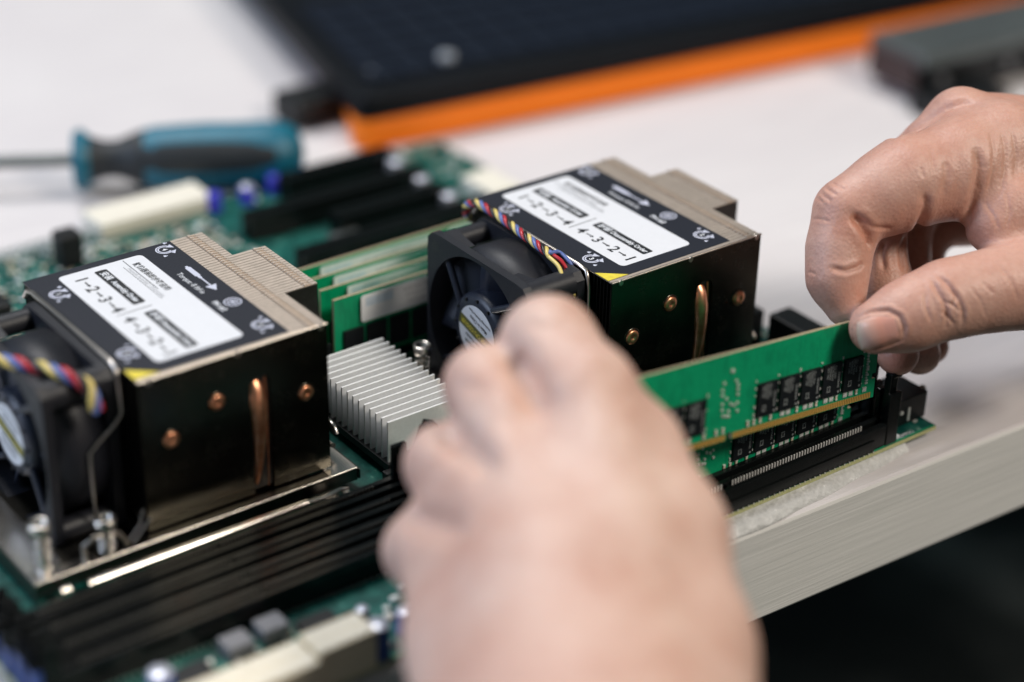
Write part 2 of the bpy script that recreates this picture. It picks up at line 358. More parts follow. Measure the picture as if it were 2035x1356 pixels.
# ------------------------------------------------------------------ memory module (s along length, t up, n out of the face)
def memory_module(sticker=False, detail=True):
    root = empty('memory_module')
    b = MB()
    # board with key notch, side notches
    out = [(0, 0), (63.6, 0), (63.6, 2.6), (66.1, 2.6), (66.1, 0), (133.35, 0), (133.35, 7.2), (131.6, 7.2), (131.6, 9.2), (133.35, 9.2),
           (133.35, 31.25), (0, 31.25), (0, 9.2), (1.7, 9.2), (1.7, 7.2), (0, 7.2)]
    # convex strips so the notch stays clean
    b.box(0, 63.6, -.6, .6, 0, 2.6); b.box(66.1, 133.35, -.6, .6, 0, 2.6)
    b.box(0, 133.35, -.6, .6, 2.6, 7.2); b.box(1.7, 131.6, -.6, .6, 7.2, 9.2); b.box(0, 133.35, -.6, .6, 9.2, 31.25)
    o = b.build('circuit_board', ['module_green', 'module_edge'], root)
    for p in o.data.polygons:
        if abs(p.normal.y) < .5: p.material_index = 1
    b = MB()
    for s_ in (-1, 1):
        y = s_*.62
        b.box(1.6, 63.2, min(y, y+s_*.03), max(y, y+s_*.03), .15, 2.3); b.box(66.5, 131.8, min(y, y+s_*.03), max(y, y+s_*.03), .15, 2.3)
    b.build('contact_fingers', 'fingers', root)
    xs = [3.2, 13.3, 23.4, 33.5, 43.6]+[76.0+10.1*i for i in range(5)]
    xs = [3.6, 13.7, 23.8, 34.0, 43.9]+[75.9, 86.0, 96.1, 106.2, 116.5]
    c0 = None
    mark0 = None
    for i, x in enumerate(xs):
        for side in ((-1, 1) if not sticker else (-1,)):
            c = MB(); y0, y1 = (-1.7, -.61) if side < 0 else (.61, 1.7)
            c.cbox(0, 8.8, y0, y1, 0, 12.0, .12)
            if side < 0 and c0 is None:
                co_ = c.build('memory_chip', 'chip', root, (x, 0, 5.6)); c0 = co_
                if detail:
                    ts = []
                    for k, w in enumerate(('SEC 628', 'K4A8G08', '5WB BCRC', 'AHC 1T2')):
                        ts.append(text('marking', w, 1.25, (2.1+k*1.15, -1.715, 8.9), (0, 0, 1), (-1, 0, 0), 'chip_print', co_, bold=.02, squeeze=.95))
                    ts.append(text('marking', 'SAMSUNG', 1.25, (7.5, -1.715, 5.6), (0, 0, 1), (-1, 0, 0), 'chip_print', co_, bold=.03))
                    ts.append(text('marking', 'o', 1.4, (7.6, -1.715, 1.2), (0, 0, 1), (-1, 0, 0), 'chip_print', co_, bold=.1))
                    g = MB(); [g.box(2.1+(k_ % 3)*.6, 2.1+(k_ % 3)*.6+.42, -1.73, -1.71, 1.8+(k_//3)*.6, 1.8+(k_//3)*.6+.42) for k_ in (0, 1, 2, 3, 5, 6, 8, 9, 10, 11)]
                    mk = merge(ts, 'marking', co_)
                    g.build('logo_mark', ['chip_print', 'chip'], co_)
            elif side < 0:
                c2 = copy_tree(c0, root); c2.location = (x*S, 0, 5.6*S)
            else:
                c.build('memory_chip', 'chip', root, (x, 0, 5.6))
    # small parts: capacitors and resistors in the strip below the chips, beside and between them
    rnd = random.Random(3)
    def smd(x, t, w, h, mi, col):
        c = MB(); c.box(x-w/2, x+w/2, -1.15, -.61, t-h/2, t+h/2, 0)
        if col == 'cap':
            return c.build('capacitor', 'ceramic', root)
        return c.build('resistor_pack', 'solder', root)
    if detail:
        c = MB(); c.box(-.45, .45, -1.1, -.61, -.75, .75, 0); c.box(-.5, .5, -1.18, -.6, -.95, -.5, 1); c.box(-.5, .5, -1.18, -.6, .5, .95, 1)
        cap = c.build('capacitor', ['ceramic', 'solder'], root, (86.6, 0, 4.2))
        c = MB()
        for k in range(4): c.box(-.9+k*.5, -.58+k*.5, -1.05, -.61, -.85, .85, 0)
        c.box(-.8, .8, -.98, -.6, -.35, .35, 1)
        rp = c.build('resistor_pack', ['solder', 'white_print'], root, (90, 0, 4.2))
        first = [True, True]
        def put(kind, x, t, rot=0):
            src = cap if kind == 'c' else rp
            if first[kind == 'r']: first[kind == 'r'] = False; o = src
            else: o = src.copy(); COL.objects.link(o)
            o.location = (x*S, 0, t*S)
            if rot: o.rotation_euler = (0, R(90), 0)
        for x in (46.8, 53.1, 58.5, 61.5, 72.7, 75.4, 78.3, 83.0, 95.3, 104.5, 114.2, 124.0): put('c', x, 4.15)
        for x in (88.5, 91.2, 99.2, 101.9, 109.0, 111.7, 118.5, 121.2, 128.0): put('r', x, 4.15)
        for x in (6, 16, 26, 36, 41): put('c', x, 4.1)
        # solder dots flanking each chip
        g = MB()
        for x in xs:
            for t in (6.6, 9.4, 13.2, 16.0, 18.6):
                for dx in (-.75, 9.6):
                    if rnd.random() < .8: g.box(x+dx-.24, x+dx+.24, -1.0, -.61, t-.36+rnd.uniform(-.5, .5), t+.36)
        # the ring of parts beside the key notch
        for x, t in ((63.7, 25.0), (60.4, 21.2), (59.9, 18.8), (60.0, 17.0), (62.0, 15.4), (64.0, 13.1), (67.0, 13.0), (66.9, 16.0), (66.8, 17.8), (66.7, 19.4),
                     (65.8, 21.0), (60.4, 11.7), (63.3, 10.7), (67.3, 10.0), (60.9, 9.5), (63.5, 8.9), (62.4, 9.2), (60.3, 13.8), (65.6, 12.4)):
            a = .42 if (x, t) != (63.7, 25.0) else .62
            g.box(x-a, x+a, -1.15, -.61, t-a*.95, t+a*.95)
        for t in range(6, 21): g.box(128.0, 128.0+rnd.choice((.7, 1.3)), -1.05, -.61, t*1.0+.1, t*1.0+.65+rnd.uniform(0, .2))
        g.build('solder_point', 'solder', root)['kind'] = 'stuff'
    if sticker:
        for k, (x0, x1) in enumerate(((11, 62), (70, 122))):
            b = MB(); b.poly([(x, -1.76, z) for x, z in rrect(x0, x1, 19.5 if k == 0 else 19.5, 30.4, 1.2)], (0, -.12, 0))
            lab = b.build('sticker', 'paper', root)
            ts = []
            for r_ in range(3): ts.append(text('print', ['8GB 1Rx8 PC4-2400T-RD1', 'M393A1K43BB0-CRC0Q', 'MADE IN CHINA 1716'][r_], 2.0, (x0+30, -1.9, 27.6-r_*2.6), (1, 0, 0), (0, 0, 1), 'mid_print', lab))
            g = MB(); g.box(x0+2, x0+14, -1.92, -1.89, 25.5, 29)
            g.build('blue_print', 'sky_print', lab)
            merge(ts, 'print', lab)
    return root
held = memory_module()
A5 = R(5.4); L5 = R(-5)
X5 = Vector((math.cos(A5), 0, -math.sin(A5))); U5 = Vector((math.sin(A5)*math.cos(L5), -math.sin(L5), math.cos(A5)*math.cos(L5))); N5 = U5.cross(X5)
BR = Vector((235, -90.3, 24.0)); O5 = BR-X5*133.35
held.matrix_world = Matrix(((X5.x, N5.x, U5.x, O5.x*S), (X5.y, N5.y, U5.y, O5.y*S), (X5.z, N5.z, U5.z, O5.z*S), (0, 0, 0, 1)))
tag(held, 'bright green memory module held by its ends between both hands above the front empty slot', 'memory module', 'memory modules')
inst = copy_tree(held); inst.matrix_world = Matrix.Translation((105.2*S, -77.6*S, 5.2*S))
tag(inst, 'memory module already seated in the second slot, half hidden below the held one', 'memory module', 'memory modules')
bgm = memory_module(sticker=True, detail=False)
bgm.location = (106.6*S, 57*S, 5.2*S)
tag(bgm, 'memory module with white sticker behind the silver finned heatsink, nearest of the stickered ones', 'memory module', 'memory modules')
for k, (y, lab) in enumerate(((66.2, 'second stickered memory module counted back from the silver finned heatsink'), (75.6, 'third stickered memory module counted back from the silver finned heatsink'), (85.0, 'farthest of the stickered memory modules, its sticker blurred below the black expansion slot'))):
    o = copy_tree(bgm); o.location = (106.6*S, y*S, 5.2*S); tag(o, lab, 'memory module', 'memory modules')

# ------------------------------------------------------------------ motherboard
board = empty('motherboard', (0, 0, 0))
tag(board, 'teal green server circuit board with two coolers, slots and connectors, on white foam', 'motherboard')
b = MB(); b.box(-64, 271, -91, 226, -1.6, 0)
o = b.build('circuit_board', ['pcb', 'board_edge'], board)
for p in o.data.polygons:
    if abs(p.normal.z) < .5: p.material_index = 1
# green strip with solder along the front edge
b = MB(); b.box(-63, 270.4, -90.6, -90.0, 0, .12)
b.build('edge_trace', 'module_green', board)

def slot(x0, x1, y, zt=9.0, contacts=True, latch='open', w=6.6, pcie=False, src={}, cm='dark_contact'):
    key = (x1-x0, zt, w, contacts, latch, cm)
    if key in src:
        o = copy_tree(src[key], board); o.location = (x0*S, y*S, 0); return o
    L = x1-x0
    b = MB(); h = w/2
    gw = 1.0
    b.cbox(0, L, -h, -gw, .05, zt, .25); b.cbox(0, L, gw, h, .05, zt, .25)
    b.box(2, L-2, -gw+.01, gw-.01, .1, zt-3.2)
    b.box(L*.5-1, L*.5+.3, -gw+.01, gw-.01, .1, zt-.6)
    for s_ in (-1, 1): b.box(6, L-6, min(s_*h, s_*(h+.5)), max(s_*h, s_*(h+.5)), .05, 4.5)
    o = b.build('memory_slot' if not pcie else 'expansion_slot', 'slot_plastic', board, (x0, y, 0))
    if contacts:
        b = MB(); x = 8.0
        while x < L-9:
            if abs(x-L*.5) > 2.0:
                b.box(x, x+.55, gw-.2, gw+.12, zt-2.2, zt+.12)
            x += 1.3
        b.build('contact_row', cm, o)
        b = MB(); x = 6.0
        while x < L-6:
            for s_ in (-1, 1): b.cyl((x, s_*(h+1.0), 0), (x, s_*(h+.9), .45), .24, n=6)
            x += 2.4
        b.build('pin_row', 'solder', o)
    if latch:
        for e in (-1, 1):
            xe = 0 if e < 0 else L
            t = MB(); t.cbox(min(xe, xe+e*5.6), max(xe, xe+e*5.6), -h-.3, -h+1.5, .05, 21, .3); t.cbox(min(xe, xe+e*5.6), max(xe, xe+e*5.6), h-1.5, h+.3, .05, 21, .3)
            t.box(min(xe, xe+e*5), max(xe, xe+e*5), -h+1.2, h-1.2, .05, 5)
            t.build('latch_post', 'slot_plastic', o)
            a = R(24 if latch == 'open' else 2)*e
            mt = Matrix.Translation((xe+e*2.5, 0, 4)) @ Matrix.Rotation(a, 4, 'Y')
            t = MB(); t.cbox(-1.8, 1.8, -h+1.6, h-1.6, 0, 24, .5, 0, mt); t.cbox(-1.0, 3.6*e if e > 0 else 1.0, -h+1.4, h-1.4, 22, 26, .5, 0, mt) if e > 0 else t.cbox(-3.6, 1.0, -h+1.4, h-1.4, 22, 26, .5, 0, mt)
            t.build('latch', 'slot_plastic', o)
    src[key] = o
    return o
sl = slot(100.5, 245, -87.0, latch='shut', cm='tin')
for y in (-77.6, -68.1, -58.6): slot(100.5, 245, y, latch='shut')
for y in (57, 66.2, 75.6, 85.0): slot(103.5, 243, y, contacts=False, latch='shut')
for y in (-20.5, -30.0, -39.5, -49.0): slot(-56, 82, y, latch='open')
# expansion slots at the back
for x0, x1, y in ((176, 232, 209), (143, 233, 184), (174, 230, 163.5), (143, 240, 141)):
    slot(x0, x1, y, zt=11.5, contacts=False, latch=None, w=8.4, pcie=True)

def can(x, y, r, h, top, body='blue_plastic', name='capacitor_can'):
    b = MB(); b.lathe([(0, 0), (r*1.05, 0), (r*1.05, h*.12), (r, h*.16), (r, h*.9), (r*.93, h)], (x, y, .02), (0, 0, 1), 24)
    o = b.build(name, body, board)
    b = MB(); b.lathe([(r*.92, h*.995), (r*.88, h+.15), (0, h+.15)], (x, y, .02), (0, 0, 1), 24)
    b.build('can_top', top, o)
for u, w, z in ((787, 320, 9), (838, 352, 9), (893, 386, 9)):
    p = at(u, w, z=z); can(p.x, p.y, 4.0, z, 'cap_top', 'grey_plastic')
for u, w, z in ((425, 385, 8), (490, 370, 8), (545, 350, 8), (600, 335, 8)):
    p = at(u, w, z=z); can(p.x, p.y, 3.2, z, 'violet_plastic' if u != 490 else 'cap_top', 'violet_plastic')
can(-33.5, -70.5, 4.0, 12, 'cap_top'); can(30.5, -87.5, 3.8, 12, 'cap_top'); can(36, -70.3, 2.2, 5, 'cap_top', 'grey_plastic')
can(-58, -72, 3.5, 10, 'cap_top'); can(44, -82, 3, 8, 'cap_top')

def part(name, mat, x0, x1, y0, y1, z0, z1, c=.4, parent=None):
    b = MB(); b.cbox(x0, x1, y0, y1, z0, z1, c); return b.build(name, mat, parent or board)
# cream power connectors on the front edge, left
o = part('power_connector', 'cream', 7, 27.5, -92, -80.5, .05, 14, .6)
b = MB()
for i in range(5):
    for j in range(2): b.box(8.6+i*3.7, 11.4+i*3.7, -90.7+j*5.2, -87.6+j*5.2, 13.9, 14.15)
b.build('socket', 'cream_white', o)
o = part('power_connector', 'cream', -48, 6.2, -95, -81.5, .05, 13.5, .6)
b = MB()
for i in range(12):
    for j in range(2): b.box(-46+i*4.3, -43+i*4.3, -93.6+j*6.2, -89.6+j*6.2, 13.4, 13.65)
b.build('socket', 'cream_white', o)
for x, y in ((-3.5, -61.5), (9.5, -60.0)): part('inductor', 'grey_plastic', x-4.5, x+4.5, y-4, y+4, .05, 5.2, .5)
part('chip', 'chip', 18, 30, -73, -60, .05, 1.6, .1)
part('chip', 'chip', -26, -14, -72, -60, .05, 1.8, .1)
# latch caps at the left slot ends, blue reflection put into their colour
for y in (-20.5, -30.0, -39.5, -49.0): part('latch_cap', 'blue_plastic', -64, -57.5, y-3.0, y+3.0, .05, 12.5, .5)
# back connectors
o = part('power_connector', 'cream_white', 92, 146, 217, 236, .05, 7, .6)
part('header', 'cream_white', 246, 262, 148, 172, .05, 8, .5)
part('inductor', 'black_plastic', 66, 76, 200, 210, .05, 15, 1.2)
part('inductor', 'black_plastic', 20, 31, 170, 181, .05, 9, 1.2)
part('heat_spreader', 'grey_metal', 168, 182, 156, 160, .05, 5, .4)
part('chip', 'chip', 120, 138, 110, 128, .05, 2, .2)
part('chip', 'chip', 100, 112, 140, 152, .05, 2, .2)
# black connectors at the right edge
o = part('side_connector', 'black_plastic', 256, 272.4, -84, -68, .05, 11, .5)
b = MB(); b.cyl((272.3, -79, 8.5), (275.4, -79, 8.5), 1.5, n=14); b.cyl((275.4, -79, 8.5), (276.2, -79, 8.5), .8, n=12); b.build('screw_stud', 'dull_steel', o)
b = MB(); b.box(262.5, 263.6, -84.35, -84.05, 1.5, 7); b.cyl((259, -84.1, 6), (259, -84.6, 6), .8, n=12); b.build('pin', 'tin', o)
part('side_connector', 'black_plastic', 257, 268, -36, -15, .05, 17, .6)
part('side_connector', 'black_plastic', 252, 262, -8, 2, .05, 14, .6)
b = MB(); b.lathe([(2.1, 0), (3.6, 0), (3.6, .6), (2.1, .6), (2.1, 0)], (259.5, -80, .05), (0, 0, 1), 24); b.build('mounting_hole', 'gold', board)

# surface parts scattered over the free areas
KEEP = [(-60, 90, -60, 92), (96, 252, -92, 90), (140, 250, 130, 215), (-64, 32, -98, -80), (95, 155, 210, 228), (253, 273, -88, -64), (78, 125, -20, 50), (245, 262, 147, 173)]
def free(x, y): return all(not (a < x < b_ and c < y < d) for a, b_, c, d in KEEP)
rnd = random.Random(11)
spots = []
while len(spots) < 1000:
    x = rnd.uniform(-62, 269); y = rnd.uniform(-89, 224)
    if free(x, y): spots.append((x, y))
for k in range(900):
    x = rnd.uniform(-60, 140); y = rnd.uniform(94, 222)
    if free(x, y): spots.insert(200, (x, y))
for k in range(60): spots.append((rnd.uniform(247, 269), rnd.uniform(-89, 55)))
srcs = {}
for i, (x, y) in enumerate(spots[:60]+spots[-30:]):
    kind = rnd.choice('ccrt')
    if kind not in srcs:
        b = MB()
        if kind == 'c': b.box(-.5, .5, -.5, .5, .05, .95, 0); b.box(-1, -.5, -.55, .55, .04, 1, 1); b.box(.5, 1, -.55, .55, .04, 1, 1); ms = ['ceramic', 'solder']; nm = 'capacitor'
        elif kind == 'r': b.box(-.6, .6, -.6, .6, .05, .6, 0); b.box(-1, -.6, -.6, .6, .04, .62, 1); b.box(.6, 1, -.6, .6, .04, .62, 1); ms = ['ink', 'solder']; nm = 'resistor'
        else: b.cbox(-2, 2, -2.4, 2.4, .05, 1.6, .15); ms = ['chip']; nm = 'chip'
        srcs[kind] = b.build(nm, ms, board); o = srcs[kind]
    else: o = srcs[kind].copy(); COL.objects.link(o)
    o.location = (x*S, y*S, 0); o.rotation_euler = (0, 0, rnd.choice((0, PI/2)))
b = MB()
for x, y in spots[60:-30]:
    s1 = rnd.uniform(.5, 1.4); s2 = rnd.uniform(.4, 1.2); h = rnd.uniform(.4, 1.4)
    b.box(x-s1, x+s1, y-s2, y+s2, .05, h, rnd.choice((0, 0, 1, 1, 2, 3)))
b.build('surface_part', ['ceramic', 'solder', 'ink', 'white_print'], board)['kind'] = 'stuff'
b = MB()
for i in range(46): b.cyl((74+i*2.0-60, 221-(i % 2)*2, 0), (74+i*2.0-60, 221-(i % 2)*2, 7), .35, n=6)
b.build('pin_header', 'tin', board)
text('silkscreen', 'P2-DIMMA1(CPU2)', 2.6, (55, -14.4, .06), (-1, 0, 0), (0, -1, 0), 'white_print', board)
text('silkscreen', 'P1-DIMMA2', 2.6, (256, -89.0, .06), (1, 0, 0), (0, 1, 0), 'white_print', board, squeeze=.8)
b = MB()
b.box(-50, 66, -16.2, -15.9, .05, .09); b.box(-50, 76, -12.4, -12.1, .05, .09); b.box(76, 76.3, -16, -6, .05, .09)
b.build('silkscreen', 'white_print', board)
b = MB(); b.box(-55, 62, -16.9, -13.2, .0, .35); b.build('copper_pour', 'module_green', board)

# socket brackets with lever rods and spring screws
def screw(root, x, y, z0, z1, r=3.6):
    b = MB()
    b.cyl((x, y, z0), (x, y, z1-3), r*.45, n=14)
    b.lathe([(0, 0), (r*.8, 0), (r*.8, .8)], (x, y, z1-3.4), (0, 0, 1), 24)
    b.lathe([(r*.8, 0), (r, .3), (r, 3), (r*.9, 3.4), (r*.62, 3.4), (r*.5, 2.0), (0, 1.6)], (x, y, z1-3.4), (0, 0, 1), 28)
    o = b.build('spring_screw', 'bright_steel', root)
    pts = []; turns = 4.5; n = 90
    for i in range(n+1):
        a = 2*PI*turns*i/n; pts.append((x+r*.78*math.cos(a), y+r*.78*math.sin(a), z0+.5+(z1-4-z0)*i/n))
    b = MB(); b.tube(pts, .42, 7); b.build('spring', 'bright_steel', o)
    b = MB(); b.box(x-r*.42, x+r*.42, y-.35, y+.35, z1-1.7, z1-.9); b.box(x-.35, x+.35, y-r*.42, y+r*.42, z1-1.7, z1-.9)
    b.build('cross_recess', 'ink', o)
def bracket(ox, oy):
    root = empty('socket_bracket', (ox, oy, 0)); root.parent = board
    b = MB()
    b.box(66, 76.5, -4.6, .2, 6.6, 7.8); b.box(-42, -20, -4.6, .2, 6.6, 7.8); b.box(-42, 76.5, 70, 84, 6.6, 7.8); b.box(-42, -30, 1.4, 70, 6.6, 7.8)
    b.box(66.5, 76.5, .2, 6, 6.6, 7.8); b.box(66.5, 76.5, 14, 70, 6.6, 7.8); b.box(72.5, 76.5, 6, 14, 6.6, 7.8)
    b.build('frame', 'bright_steel', root)
    b = MB(); b.box(-42, 76.5, -5.2, -4.6, 3.2, 7.7); b.box(-42.6, -42, -6, 84, 1, 7.7); b.box(76.5, 77.1, -6, 84, 4.0, 7.7)
    b.build('side_wall', 'dark_steel', root)
    b = MB(); b.box(-20, 66, -4.4, .2, 6.5, 7.6); b.box(-30, 62, 1.5, 69, .05, 5.8); b.build('inner_frame', 'dark_steel', root)
    b = MB(); b.tube([(-42, -4.9, 7.9), (76.5, -4.9, 7.9)], .3, 6); b.build('rim', 'bright_steel', root)
    b = MB(); pts = [(-27, -10.6, 5.2), (53, -10.6, 5.2)]
    b.tube(pts, 1.5, 14); b.tube([(53, -10.6, 5.2), (60, -10.2, 4.6), (66, -9.6, 4.8), (70, -8.6, 3.5)], 1.1, 12)
    b.tube([(56, -12.6, 3.0), (66, -12.0, 3.0)], .8, 10); b.box(60, 67, -13.5, -7.5, .05, 1.6); b.cyl((62, -11.4, 1.5), (62, -11.4, 4.4), 1.5, n=14); b.cyl((68.5, -10.5, .1), (68.5, -10.5, 4.2), 1.3, n=14)
    b.tube([(-35.5, -8.6, 4.4), (-32.5, -8.6, 4.4)], 1.7, 12)
    b.build('lever_rod', 'bright_steel', root)
    screw(root, -37, -1, 8, 27); screw(root, -33.2, 66.2, 6.6, 20.5)
    screw(root, -15.5, -1.6, 8, 21); 
    b = MB(); b.tube([(-24, -3, 8), (-24, -3, 14), (-20, -3, 16), (-12, -3, 14.5), (-9, -3, 9)], .9, 10); b.tube([(-10, -2.5, 8), (-4, -2, 14), (-2, -1.5, 19)], .35, 6); b.tube([(-7, -2.5, 8), (0, -2, 15)], .35, 6)
    b.build('clip_wire', 'dull_steel', root)
    b = MB(); b.tube([(74, 8+4.5*math.sin(a), 16+4.5*math.cos(a)) for a in [i*.3 for i in range(-4, 13)]], .9, 10)
    b.build('hook', 'bright_steel', root)
bracket(0, 0); bracket(164.15, -31.18)

# ------------------------------------------------------------------ chipset heatsink
hs = empty('chipset_heatsink', (88.5, -6, 0))
tag(hs, 'small silver finned aluminium heatsink between the two processor coolers', 'heatsink')
b = MB()
for i in range(15):
    y = i*3.62
    b.cbox(0, 32, y, y+.75, 5.9, 22.0, .12)
b.build('fins', 'aluminium', hs)
b = MB(); b.cbox(-.8, 33, -1.2, 53, 3.2, 5.95, .2); b.build('base_plate', 'black_plastic', hs)
b = MB(); b.cbox(2, 30, 4, 48, .05, 3.15, .2); b.build('chip', 'chip', hs)
b = MB(); b.cbox(-3.5, 6, -4.5, -1.3, .05, 4.6, .3); b.cbox(16, 30, -4.8, -1.3, .05, 4.2, .3); b.build('mount_clip', 'black_plastic', hs)

# ------------------------------------------------------------------ processor cooler
T = 64.0
LX, WY, EX = 69.0, 84.0, 82.0
def lock_symbol(b, cx, cy, z):
    # open ring of two concentric arcs ending in arrowheads, small padlocks beside it; local axes: text x = -Y, text y = +X
    def P(px, py): return (cx+py, cy-px, z)
    for r0, r1 in ((2.75, 3.25), (1.95, 2.45)):
        k = 30; vs = []
        for i in range(k+1):
            a = R(135+270*i/k); vs += [P(r0*math.cos(a), r0*math.sin(a)), P(r1*math.cos(a), r1*math.sin(a))]
        b.add(vs, [(2*i, 2*i+2, 2*i+3, 2*i+1) for i in range(k)])
    for px, py, an in ((-1.2, 2.8, 30), (2.9, 2.0, 120)):
        a = R(an); tri = [(1.7, 0), (-1.0, 1.3), (-1.0, -1.3)]
        b.add([P(px+x*math.cos(a)-y*math.sin(a), py+x*math.sin(a)+y*math.cos(a)) for x, y in tri], [(0, 1, 2)])
    for px, py in ((-4.5, 2.4), (4.6, -2.2)):
        b.add([P(px-.6, py-.5), P(px+.6, py-.5), P(px+.6, py+.35), P(px-.6, py+.35)], [(0, 1, 2, 3)])
        k = 10; vs = []
        for i in range(k+1):
            a = R(180*i/k); vs += [P(px+.28*math.cos(a), py+.35+.4*math.sin(a)), P(px+.48*math.cos(a), py+.35+.62*math.sin(a))]
        b.add(vs, [(2*i, 2*i+2, 2*i+3, 2*i+1) for i in range(k)])
def cooler():
    root = empty('processor_cooler')
    # fin stack: plates with folded top tabs
    b = MB(); pitch = 1.84; n = 45
    for i in range(n):
        y = 1.0+i*pitch
        ext = 25.2 <= y <= 60.5
        x1 = EX if ext else LX
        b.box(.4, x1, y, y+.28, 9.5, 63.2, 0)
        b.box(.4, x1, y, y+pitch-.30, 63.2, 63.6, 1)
        for x in ([63.0] + ([77.0] if ext else [])):
            b.box(x, x+2.6, y+.3, y+.95, 63.6, 63.98, 1); b.box(x+.2, x+1.2, y+1.0, y+pitch-.15, 63.55, 63.85, 1)
            b.box(x-.35, x-.1, y, y+pitch-.30, 63.6, 63.62, 0)
            b.box(x+2.7, x+2.9, y, y+pitch-.30, 63.6, 63.62, 0)
    b.build('fin_stack', ['fin_edge', 'nickel_top'], root)
    b = MB(); b.cbox(6, 62, 8, 76, 5.9, 9.4, .3); b.build('base_plate', 'copper', root)
    # mirror end plate with slot and holes
    b = MB()
    x0, x1, z0, z1, y0, y1 = 0, LX, 8.6, 63.7, .0, .5
    sx0, sx1, sz1 = 39.4, 47.0, 49.5
    b.box(x0, sx0, y0, y1, z0, z1); b.box(sx1, x1, y0, y1, z0, z1)
    arch = [(sx0, sz1)]+[((sx0+sx1)/2-3.8*math.cos(R(i*15)), sz1+3.0*math.sin(R(i*15))) for i in range(1, 12)]+[(sx1, sz1), (sx1, z1), (sx0, z1)]
    b.poly([(x, y0, z) for x, z in arch], (0, y1-y0, 0))
    plate = b.build('end_plate', 'plate', root)
    b = MB()
    b.tube([(0, .1, 63.75), (LX, .1, 63.75)], .42, 8)
    for x in (3.6, 35.3, 66.5): b.cyl((x, -.5, 63.2), (x, .5, 63.2), 1.0, n=16)
    b.build('rim', 'nickel', plate)
    b = MB()
    for x, z in ((27, 48.1), (10, 40.0), (60, 40.6)):
        r_ = []
        for rr, a in ((3.3, -.02), (3.3, -.25), (2.9, -.30), (2.9, -.02)): r_.append((rr, -a))
        b = MB(); b.lathe([(3.5, .0), (3.4, .3), (2.9, .3), (2.9, .0)], (x, 0, z), (0, -1, 0), 26)
        b.build('hole_collar', 'plate', plate)
    for x, z in ((27, 48.1), (10, 40.0), (60, 40.6)):
        b = MB(); b.lathe([(2.75, -.3), (2.75, .6), (2.4, .9), (.7, 1.1), (.55, .85), (0, .9)], (x, 0, z), (0, -1, 0), 24)
        b.build('pipe_end', 'copper', root)
    for x, yy in ((42.0, 2.2), ):
        b = MB(); b.tube([(x+.9, 9, 50.5), (x+.4, 4, 50.2), (x-.2, 1.6, 47.5), (x-.1, .5, 43), (x+.4, .5, 36), (x+.5, .9, 28), (x+.1, 1.5, 20), (x-.6, 2.0, 14), (x-1.2, 2.6, 10.5), (x-1.2, 6, 8.5)], [2.4, 2.6, 2.8, 2.9, 2.6, 2.2, 1.8, 1.6, 1.7, 2.4], 20)
        b.build('heat_pipe', 'copper', root)
    b = MB(); b.tube([(45.4, 1.0, 51), (45.7, .9, 44), (45.6, 1, 20), (45.4, 1.2, 9)], .3, 8); b.build('heat_pipe', 'copper', root)
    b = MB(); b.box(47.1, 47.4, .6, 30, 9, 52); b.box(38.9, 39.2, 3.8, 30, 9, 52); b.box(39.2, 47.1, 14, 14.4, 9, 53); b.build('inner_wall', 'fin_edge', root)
    # sticker
    b = MB(); b.box(.2, 56.2, 2.4, 83.4, 63.62, 63.70); st = b.build('sticker', 'label_black', root)
    b = MB()
    b.add([(x, y, 63.72) for x, y in rrect(11.2, 43.0, 8.2, 79.6, 2.0)], [tuple(range(24))]); b.build('white_panel', 'label_white', st, fix=False)
    zt = 63.745; XD, YD = (0, -1, 0), (1, 0, 0)
    b = MB(); b.add([(x, y, zt) for x, y in rrect(23.3, 27.9, 47.2, 76.3, .7)], [tuple(range(24))])
    b.add([(x, y, zt) for x, y in rrect(23.3, 27.9, 11.3, 40.4, .7)], [tuple(range(24))])
    b.add([(35.3, 53, zt), (35.6, 53, zt), (35.6, 78.6, zt), (35.3, 78.6, zt)], [(0, 1, 2, 3)])
    b.add([(33.2, 46, zt), (33.4, 46, zt), (33.4, 74, zt), (33.2, 74, zt)], [(0, 1, 2, 3)])
    b.add([(15.2, 43.2, zt), (15.2, 43.6, zt), (28.3, 44.1, zt), (28.3, 43.7, zt)], [(0, 1, 2, 3)])
    b.build('black_print', 'ink', st, fix=False)
    b = MB(); b.add([(x, y, zt) for x, y in ((.3, 2.5), (9.3, 2.5), (.3, 10.0))], [(0, 1, 2)]); b.build('yellow_corner', 'yellow', st, fix=False)
    b = MB()
    syms = ((6.4, 68.4, '1'), (51.0, 11.6, '2'), (6.2, 19.1, '3'), (51.4, 78.2, '4'))
    for x, y, _ in syms:
        b = MB(); lock_symbol(b, x, y, zt); b.build('lock_symbol', 'pale_print', st, fix=False)
    b = MB()
    # screwdriver icon and cross-head symbol
    def P(px, py): return (py, px, zt)
    b.add([(50.3, 61.5, zt), (50.3, 54, zt), (52.3, 54, zt), (52.3, 61.5, zt)], [(0, 1, 2, 3)])
    b.add([(50.8, 62.6, zt), (50.8, 61.5, zt), (51.8, 61.5, zt), (51.8, 62.6, zt)], [(0, 1, 2, 3)])
    b.add([(50.7, 54, zt), (50.7, 52, zt), (51.9, 52, zt), (51.9, 54, zt)], [(0, 1, 2, 3)])
    b.add([(51.0, 52, zt), (51.0, 45, zt), (51.6, 45, zt), (51.6, 52, zt)], [(0, 1, 2, 3)])
    b.add([(49.2, 45.4, zt), (53.4, 45.4, zt), (51.3, 41.2, zt)], [(0, 1, 2)])
    b.build('screwdriver_icon', 'pale_print', st, fix=False); b = MB()
    k = 28
